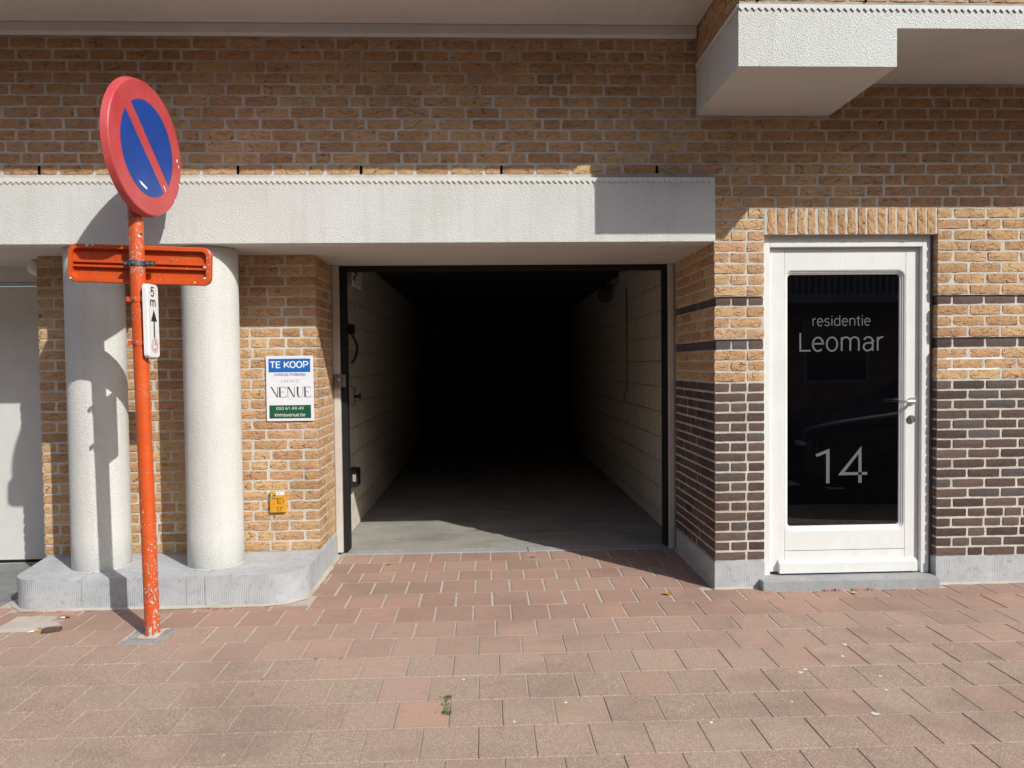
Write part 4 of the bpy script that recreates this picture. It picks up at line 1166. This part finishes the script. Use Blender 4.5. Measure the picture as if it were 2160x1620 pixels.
def half(sign_):
    # blue field on one side of the diagonal bar; bar runs from upper left to lower right
    hw = .036; d = Vector((math.cos(R(-45)), math.sin(R(-45)))); nn = Vector((math.cos(R(45)), math.sin(R(45))))*sign_
    a = math.acos(hw/RI); base = math.atan2(nn.y, nn.x)
    return [(RI*math.cos(base-a+2*a*i/40), RI*math.sin(base-a+2*a*i/40)) for i in range(41)]
for s_ in (1, -1):
    put_local('blue_field', poly_mesh([half(s_)], BLUE), sg, MS @ Matrix.Translation((0, -.0008, 0)))
def speck(name, x, z, w, h_, ang):
    c, s2 = math.cos(R(ang)), math.sin(R(ang)); k = []
    for i in range(9):
        a = 2*math.pi*i/9; p = (w*math.cos(a)*random.uniform(.7, 1.1), h_*math.sin(a)*random.uniform(.7, 1.1)); k.append((x+c*p[0]-s2*p[1], z+s2*p[0]+c*p[1]))
    put_local(name, poly_mesh([k], WHITEPR), sg, MS @ Matrix.Translation((0, -.0016, 0)))
for q in ((-.055, -.205, .044, .010, -20), (.155, -.168, .018, .006, -45), (.30, .02, .008, .01, 0), (.315, -.01, .006, .009, 0), (.325, -.11, .012, .007, 0), (.27, -.215, .012, .005, -40), (.165, -.182, .008, .004, 30)):
    speck('paint_chip', *q)
for z in (2.45, 2.78):
    c_ = pole_at(z)
    boxes('sign_bracket', [(-.045, .052, -.045, .045, -.018, .018)], GALV, sg, .002, (0, 0, 0)).location = c_ + Vector((.02, 0, 0)) - PBASE
# wide plate seen from behind
PC = Vector((-1.878, -.478, 2.0165)); rollp = R(2.2)
MPl = Matrix.Translation(PC) @ Matrix.Rotation(rollp, 4, 'Y')
bm = bmesh.new(); Wp, Hp = .383, .1035
lo = [(rrect(-Wp, Wp, -Hp, Hp, .045, 8), .002), (rrect(-Wp, Wp, -Hp, Hp, .045, 8), -.024), (rrect(-Wp+.004, Wp-.004, -Hp+.004, Hp-.004, .043, 8), -.027), (rrect(-Wp+.024, Wp-.024, -Hp+.022, Hp-.022, .03, 8), -.027), (rrect(-Wp+.025, Wp-.025, -Hp+.023, Hp-.023, .03, 8), -.001)]
LL = [[bm.verts.new((x, y, z)) for x, z in p] for p, y in lo]
for P, Q in zip(LL, LL[1:]):
    m = len(P)
    for i in range(m): bm.faces.new((P[i], P[(i+1) % m], Q[(i+1) % m], Q[i]))
bm.faces.new(LL[0]); bm.faces.new(LL[-1])
put_local('back_plate', mesh_from(bm, 'back_plate', ORANGE2), sg, MPl)
bm = bmesh.new()
bx(bm, -Wp+.026, Wp-.026, -.022, -.0015, .006, .010); bx(bm, -Wp+.026, Wp-.026, -.022, -.0015, -.012, -.008); bx(bm, -Wp+.026, Wp-.026, -.022, -.018, .010, .018); bx(bm, -Wp+.026, Wp-.026, -.022, -.018, -.019, -.012)
put_local('plate_rail', mesh_from(bm, 'plate_rail', ORANGE2), sg, MPl)
for q in ((-.365, -.083, .008), (.352, -.003, .010), (.352, -.062, .009), (.30, -.088, .008), (-.28, .098, .014), (-.25, .1, .01)):
    k = [(q[0]+q[2]*math.cos(a)*random.uniform(.6, 1.1), q[1]+q[2]*.8*math.sin(a)*random.uniform(.6, 1.1)) for a in [2*math.pi*i/9 for i in range(9)]]
    put_local('paint_chip', poly_mesh([k], GUM), sg, MPl @ Matrix.Translation((0, -.0276, 0)))
# dark clamp over the plate rail
cz = 2.015; c_ = pole_at(cz)
bm = bmesh.new(); n = 28
for r0, r1, za_, zb_ in ((.0392, .0445, -.014, .014),):
    for k in range(n):
        a0, a1 = 2*math.pi*k/n, 2*math.pi*(k+1)/n
        v = [bm.verts.new((r_*math.cos(a), r_*math.sin(a), z)) for a in (a0, a1) for r_ in (r0, r1) for z in (za_, zb_)]
        bm.faces.new((v[2], v[6], v[7], v[3])); bm.faces.new((v[1], v[3], v[7], v[5])); bm.faces.new((v[0], v[4], v[6], v[2]))
bx(bm, -.072, -.040, -.006, .016, -.014, .014, .002); bx(bm, .040, .090, -.006, .016, -.014, .014, .002)
cl = put('clamp', mesh_from(bm, 'clamp', GALV), sg, c_)
for dx in (-.057, .057, .082):
    bm = bmesh.new(); tube(bm, [(0, 0, 0), (0, -.008, 0)], .007, 6); put('bolt', mesh_from(bm, 'bolt', STEEL), cl, c_+Vector((dx, -.0058, 0)))
bm = bmesh.new(); tube(bm, [(0, 0, 0), (0, -.006, 0)], .007, 8); put('bolt', mesh_from(bm, 'bolt', STEEL), cl, c_+Vector((0, -.0445, 0)))
# narrow distance plate
DC = Vector((-1.7905, -.542, 1.706)); yw2 = 0.0
MD = Matrix(((0, -1, 0, DC.x), (1, 0, 0, DC.y), (0, 0, 1, DC.z), (0, 0, 0, 1))) @ Matrix.Rotation(R(-.9), 4, 'Y')
bm = bmesh.new(); Wd, Hd = .0635, .198
lo = [(rrect(-Wd+.004, Wd-.004, -Hd+.004, Hd-.004, .018, 6), 0), (rrect(-Wd, Wd, -Hd, Hd, .022, 6), .004), (rrect(-Wd, Wd, -Hd, Hd, .022, 6), .027), (rrect(-Wd+.003, Wd-.003, -Hd+.003, Hd-.003, .02, 6), .027), (rrect(-Wd+.004, Wd-.004, -Hd+.004, Hd-.004, .02, 6), .004)]
LL = [[bm.verts.new((x, y, z)) for x, z in p] for p, y in lo]
for P, Q in zip(LL, LL[1:]):
    m = len(P)
    for i in range(m): bm.faces.new((P[i], P[(i+1) % m], Q[(i+1) % m], Q[i]))
bm.faces.new(LL[0]); bm.faces.new(LL[-1])
dp = put_local('distance_plate', mesh_from(bm, 'distance_plate', PANELW), sg, MD)
def dput(name, me):
    o = bpy.data.objects.new(name, me); link(o); o.parent = dp; o.location = (0, -.0008, 0); return o
dput('lettering', text_mesh('5', -.026, .012, .130, .184, BLACKP, .12))
dput('lettering', text_mesh('m', -.036, .026, .078, .116, BLACKP, .12))
dput('arrow', poly_mesh([[(-.005, -.09), (.009, -.09), (.009, -.002), (-.005, -.002)], [(-.034, -.002), (.038, -.002), (.002, .062)]], BLACKP))
ringp = []
for i in range(36):
    a0, a1 = 2*math.pi*i/36, 2*math.pi*(i+1)/36
    for ra, rb in ((.036, .039), (.024, .026)): ringp.append([(.005+ra*math.cos(a0), -.133+ra*math.sin(a0)), (.005+rb*math.cos(a0), -.133+rb*math.sin(a0)), (.005+rb*math.cos(a1), -.133+rb*math.sin(a1)), (.005+ra*math.cos(a1), -.133+ra*math.sin(a1))])
rn = random.Random(3)
for i in range(18):
    a = 2*math.pi*i/18; ringp.append([(.005+r_*math.cos(a+d), -.133+r_*math.sin(a+d)) for r_, d in ((.0285, -.07), (.0335, -.07), (.0335, .07*rn.uniform(.1, 1)), (.0285, .06))])
ringp += [[(.003, -.115), (.014, -.112), (.021, -.125), (.019, -.137), (.012, -.130)], [(-.006, -.152), (.010, -.156), (.017, -.149), (.006, -.147)], [(-.008, -.128), (-.004, -.118), (-.003, -.135)]]
bm = bmesh.new()
for p in ringp: bm.faces.new([bm.verts.new((a, 0, b)) for a, b in p])
me = bpy.data.meshes.new('round_sticker'); bm.to_mesh(me); bm.free(); me.materials.append(PINK); dput('round_sticker', me)
for z in (1.822, 1.588):
    c_ = pole_at(z); bm = bmesh.new()
    for k in range(28):
        a0, a1 = 2*math.pi*k/28, 2*math.pi*(k+1)/28
        v = [bm.verts.new((r_*math.cos(a), r_*math.sin(a), zz)) for a in (a0, a1) for r_ in (.0388, .0415) for zz in (-.014, .014)]
        bm.faces.new((v[2], v[6], v[7], v[3])); bm.faces.new((v[1], v[3], v[7], v[5])); bm.faces.new((v[0], v[4], v[6], v[2]))
    bx(bm, .038, .052, -.052, -.012, -.013, .013, .002); bx(bm, -.046, -.034, -.044, -.02, -.012, .012, .002)
    ck = put('band_clamp', mesh_from(bm, 'band_clamp', ORANGE2), sg, c_)
    bm = bmesh.new(); tube(bm, [(0, 0, 0), (.004, -.010, 0)], .0058, 8); put('bolt', mesh_from(bm, 'bolt', STEELD), ck, c_+Vector((-.008, -.0415, 0)))

# ================================================================== SMALL THINGS ON THE PAVEMENT
def leaf(x, y, mat, s, ang, lab, curl=.3):
    bm = bmesh.new(); rn = random.Random(int(x*1000)); n = 6
    L_, R_, M_ = [], [], []
    for i in range(n+1):
        t = i/n; w = math.sin(math.pi*min(1, t*.95+.03))*.38*rn.uniform(.8, 1.2); z = curl*s*(abs(t-.5)*1.2)
        M_.append(bm.verts.new((s*(t-.5), 0, z*.6))); L_.append(bm.verts.new((s*(t-.5), s*w, z+s*curl*.35))); R_.append(bm.verts.new((s*(t-.5), -s*w, z+s*curl*.25)))
    for i in range(n):
        bm.faces.new((M_[i], M_[i+1], L_[i+1], L_[i])); bm.faces.new((R_[i], R_[i+1], M_[i+1], M_[i]))
    me = mesh_from(bm, 'fallen_leaf', mat)
    o = put('fallen_leaf', me, None, (x, y, GS*y+.002), (0, 0, R(ang)))
    return tag(o, lab, 'leaf', 'fallen leaves on the paving')
leaf(1.121, -.094, TANLEAF, .055, 20, 'curled yellow-brown leaf on the pavers in front of the pier')
leaf(2.282, -.155, PALELEAF, .035, 60, 'pale leaf in front of the doorstep')
leaf(-.716, .684, TANLEAF, .04, 100, 'small tan leaf near the left end of the garage threshold')
leaf(.339, .800, TANLEAF, .035, 10, 'small tan leaf in the middle of the garage entrance')
leaf(.560, .700, PALELEAF, .02, 40, 'tiny pale leaf scrap in the middle of the garage entrance')
def butt(x, y, ang, lab, cf, cp, L=.05):
    t = thing('cigarette_butt', lab, 'cigarette butt', (x, y, GS*y+.005), 'cigarette butts by the repair patch')
    d = Vector((math.cos(R(ang)), math.sin(R(ang)), 0)); c = Vector((x, y, GS*y+.006))
    tubeobj('paper', [c-d*L/2, c+d*L*.05], .0038, cp, t, 8); tubeobj('filter', [c+d*L*.051, c+d*L/2], .0039, cf, t, 8)
butt(-2.52, -.47, 30, 'cigarette butt with yellow filter on the concrete repair patch', FILTER, WHITEPR, .055)
butt(-2.47, -.262, 5, 'dark and white cigarette butt near the plinth', BLACKP, WHITEPR, .05)
ir = tag(uneven_slab('iron_stub', [(-2.46, -.50), (-2.38, -.47), (-2.385, -.44), (-2.47, -.455)], .014, IRON, None, .02, 14, .006), 'broken rusty iron stub sticking out of the repair patch', 'iron stub')
def tuft(name, x, y0, y1, n, mat, lab, seed, h=.02, spread=.012, along='y'):
    rn = random.Random(seed); bm = bmesh.new()
    for i in range(n):
        t = rn.random(); t = t if rn.random() < .5 else (rn.choice([.06, .92])+rn.uniform(-.06, .06))
        cx = rn.gauss(0, spread); cy = (y1-y0)*(t-.5)
        a = rn.uniform(0, 6.28); l = rn.uniform(.5, 1)*h; w = l*.35; tz = rn.uniform(.1, .9)
        d = Vector((math.cos(a), math.sin(a), tz)).normalized()*l; s = Vector((-math.sin(a), math.cos(a), 0))*w
        p = Vector((cx, cy, .0)) if along == 'y' else Vector((cy, cx, .0))
        bm.faces.new([bm.verts.new(p), bm.verts.new(p+d*.5+s*.5), bm.verts.new(p+d), bm.verts.new(p+d*.5-s*.5)])
    me = bpy.data.meshes.new(name); bm.to_mesh(me); bm.free(); me.materials.append(mat)
    ym_ = (y0+y1)/2 if along == 'y' else y0
    xm_ = x if along == 'y' else x
    o = put(name, me, None, (xm_, ym_, GS*ym_-.003))
    return tag(o, lab, 'weed')
tuft('weed_tuft', -.185, -1.52, -1.36, 240, WEED, 'green weeds growing in a joint beside the orange paver', 5)
tuft('weed_tuft', -.80, -.925, -.78, 90, WEED, 'thin line of weeds in a paver joint left of centre', 6, .010, .010, 'x').location = (-.80, -.925, -.011)
tuft('weed_tuft', -1.06, -1.3, -1.12, 70, MOSS, 'dark moss in the joint at lower left', 7, .010, .006)
tuft('weed_tuft', -2.50, -.215, -.16, 40, WEED, 'tiny weeds at the top edge of the repair patch', 8, .012, .02)
def flecks():
    bm = bmesh.new(); rn = random.Random(9)
    spots = [(1.829, -.915, .014), (1.748, -1.056, .012), (1.462, -1.22, .011), (1.81, -1.282, .009), (1.761, -1.416, .009), (1.50, -1.19, .012), (1.60, -1.62, .016), (.9, -1.65, .012), (.33, -1.45, .008), (-.12, -1.2, .008), (1.3, -1.5, .006), (.1, -1.6, .007)]
    for i in range(45): spots.append((rn.uniform(-2.2, 2.4), rn.uniform(-1.9, .4), rn.uniform(.001, .003)))
    for x, y, s in spots:
        k = 7; pr = [(s*rn.uniform(.6, 1.2)*math.cos(2*math.pi*i/k), s*.8*rn.uniform(.5, 1.1)*math.sin(2*math.pi*i/k)) for i in range(k)]
        t_ = [bm.verts.new((x+a, y+b, GS*y+.0035)) for a, b in pr]; b_ = [bm.verts.new((x+a*1.15, y+b*1.15, GS*y+.0008)) for a, b in pr]
        bm.faces.new(t_)
        for i in range(k): bm.faces.new((b_[i], b_[(i+1) % k], t_[(i+1) % k], t_[i]))
    me = mesh_from(bm, 'pale_specks', GUM)
    o = put('gum_litter', me); o['kind'] = 'stuff'; o['label'] = 'pale gum spots and grit scattered on the pavers'
flecks()
def crumbs():
    bm = bmesh.new(); rn = random.Random(19); spots = []
    for i in range(110): spots.append((rn.uniform(-1.05, 1.38), .955-abs(rn.gauss(0, .05)), rn.uniform(.002, .006)))
    for i in range(90): spots.append((rn.uniform(-2.9, -1.3), -.150-abs(rn.gauss(0, .018)), rn.uniform(.002, .005)))
    for i in range(60): spots.append((rn.uniform(1.47, 3.5), -.09-abs(rn.gauss(0, .012)), rn.uniform(.002, .005)))
    for i in range(60): spots.append((rn.uniform(-2.2, 2.2), rn.uniform(-1.8, .6), rn.uniform(.0015, .004)))
    for x, y, s in spots:
        k = 5; pr = [(s*rn.uniform(.5, 1.3)*math.cos(2*math.pi*i/k), s*rn.uniform(.4, 1.0)*math.sin(2*math.pi*i/k)) for i in range(k)]
        top = bm.verts.new((x, y, GS*y+.001+s*.7)); b_ = [bm.verts.new((x+a, y+b, GS*y+.0008)) for a, b in pr]
        for i in range(k): bm.faces.new((b_[i], b_[(i+1) % k], top))
    o = put('dirt_crumbs', mesh_from(bm, 'dirt_crumbs', IRON)); o['kind'] = 'stuff'; o['label'] = 'dark dirt crumbs gathered along the threshold and plinths'
crumbs()

# ================================================================== ACROSS THE STREET (seen in the door glass)
oh = thing('house', 'brick house across the street, mirrored in the dark door glass', 'house', (0, -12.2, 0))
box('house_wall', -16, 20, -12.6, -12.2, -.2, 7.2, OPPB, oh)
for i in range(9):
    x = -14+i*3.6
    for z in (.9, 3.9):
        f_ = box('window', x, x+1.6, -12.2, -12.16, z, z+1.5, FARGREY, oh, .01)
        box('window_pane', x+.08, x+1.52, -12.158, -12.15, z+.08, z+1.42, CARGLASS, f_)
for i in range(3):
    x = -6+i*6.4
    box('balcony_slab', x, x+4, -12.199, -11.2, 2.75, 2.95, FARGREY, oh)
    bm = bmesh.new()
    for k in range(27): bx(bm, x+.05+k*.148, x+.10+k*.148, -11.26, -11.23, 2.951, 3.85)
    bx(bm, x, x+4, -11.28, -11.21, 3.851, 3.92)
    put('balcony_railing', mesh_from(bm, 'balcony_railing', FARGREY), oh)
pv2 = sheet('far_pavement', -60, 60, -12.2, -10.3, -.05, BED)
# parked car
car = thing('parked_car', 'dark car parked at the kerb, mirrored in the door glass', 'car', (5.42, -3.35, -.13))
def car_body():
    bm = bmesh.new()
    # section stations along the car: x, half width, [(y fraction, z)] outline from sill over the bonnet/roof
    st = [(-2.15, .62, .30, .70, .76), (-2.05, .78, .22, .80, .88), (-1.75, .86, .20, .88, .97), (-1.0, .90, .20, .92, 1.06), (-.75, .90, .20, .94, 1.10), (-.10, .90, .20, .90, 1.44), (.9, .90, .20, .92, 1.50), (1.6, .89, .20, .92, 1.38), (2.05, .84, .24, .90, 1.00), (2.2, .70, .32, .80, .84)]
    rings = []
    for x, w, zs, zb_, zt in st:
        tw = .66 if zt > 1.1 else .90
        prof_ = [(-w*.9, zs), (-w, zs+.12), (-w, zb_-.08), (-w*.97, zb_), (-w*tw, zt-.03 if zt > 1.1 else zt-.02), (-w*tw*.8, zt), (0, zt+.015)]
        prof_ = prof_+[(-y, z) for y, z in prof_[-2::-1]]
        rings.append([bm.verts.new((x, y, z)) for y, z in prof_])
    for A, B2 in zip(rings, rings[1:]):
        m = len(A)
        for k in range(m-1): bm.faces.new((A[k], A[k+1], B2[k+1], B2[k]))
        bm.faces.new((A[-1], A[0], B2[0], B2[-1]))
    bm.faces.new(rings[0]); bm.faces.new(rings[-1][::-1])
    return mesh_from(bm, 'car_body', CARPAINT, True)
cb = put('car_body', car_body(), car, (5.42, -3.35, -.13))
mod = cb.modifiers.new('smooth', 'SUBSURF'); mod.levels = 1; mod.render_levels = 2
for dx, dy in ((-1.35, .80), (-1.35, -.80), (1.35, .80), (1.35, -.80)):
    c_ = Vector((5.42+dx, -3.35+dy, .19)); bm = bmesh.new(); tube(bm, [(0, -.11, 0), (0, -.1, 0), (0, .1, 0), (0, .11, 0)], [.29, .32, .32, .29], 28)
    w_ = put('wheel', mesh_from(bm, 'wheel', TYRE), car, c_)
    bm = bmesh.new(); s_ = 1 if dy > 0 else -1; tube(bm, [(0, .112*s_, 0), (0, .118*s_, 0)], [.2, .19], 20); put('rim', mesh_from(bm, 'rim', TYRE), w_, c_)
for dy in (.55, -.55):
    bm = bmesh.new(); bmesh.ops.create_uvsphere(bm, u_segments=16, v_segments=10, radius=1)
    for v in bm.verts: v.co = Vector((v.co.x*.13, v.co.y*.19, v.co.z*.07))
    put('headlight', mesh_from(bm, 'headlight', HEADL, True), car, (5.42-2.0, -3.35+dy, .58))
box('number_plate', 5.42-2.2, 5.42-2.18, -3.59, -3.11, .26, .36, WHITEPR, car)
bm = bmesh.new(); v = [bm.verts.new(p) for p in ((-.70, -.72, 1.03), (-.70, .72, 1.03), (-.18, .58, 1.42), (-.18, -.58, 1.42))]; w = [bm.verts.new(p.co+Vector((-.03, 0, .03))) for p in v]
bm.faces.new(v); bm.faces.new(w[::-1])
for i in range(4): bm.faces.new((v[i], v[(i+1) % 4], w[(i+1) % 4], w[i]))
put('windscreen', mesh_from(bm, 'windscreen', CARGLASS), car, (5.42, -3.35, -.13))
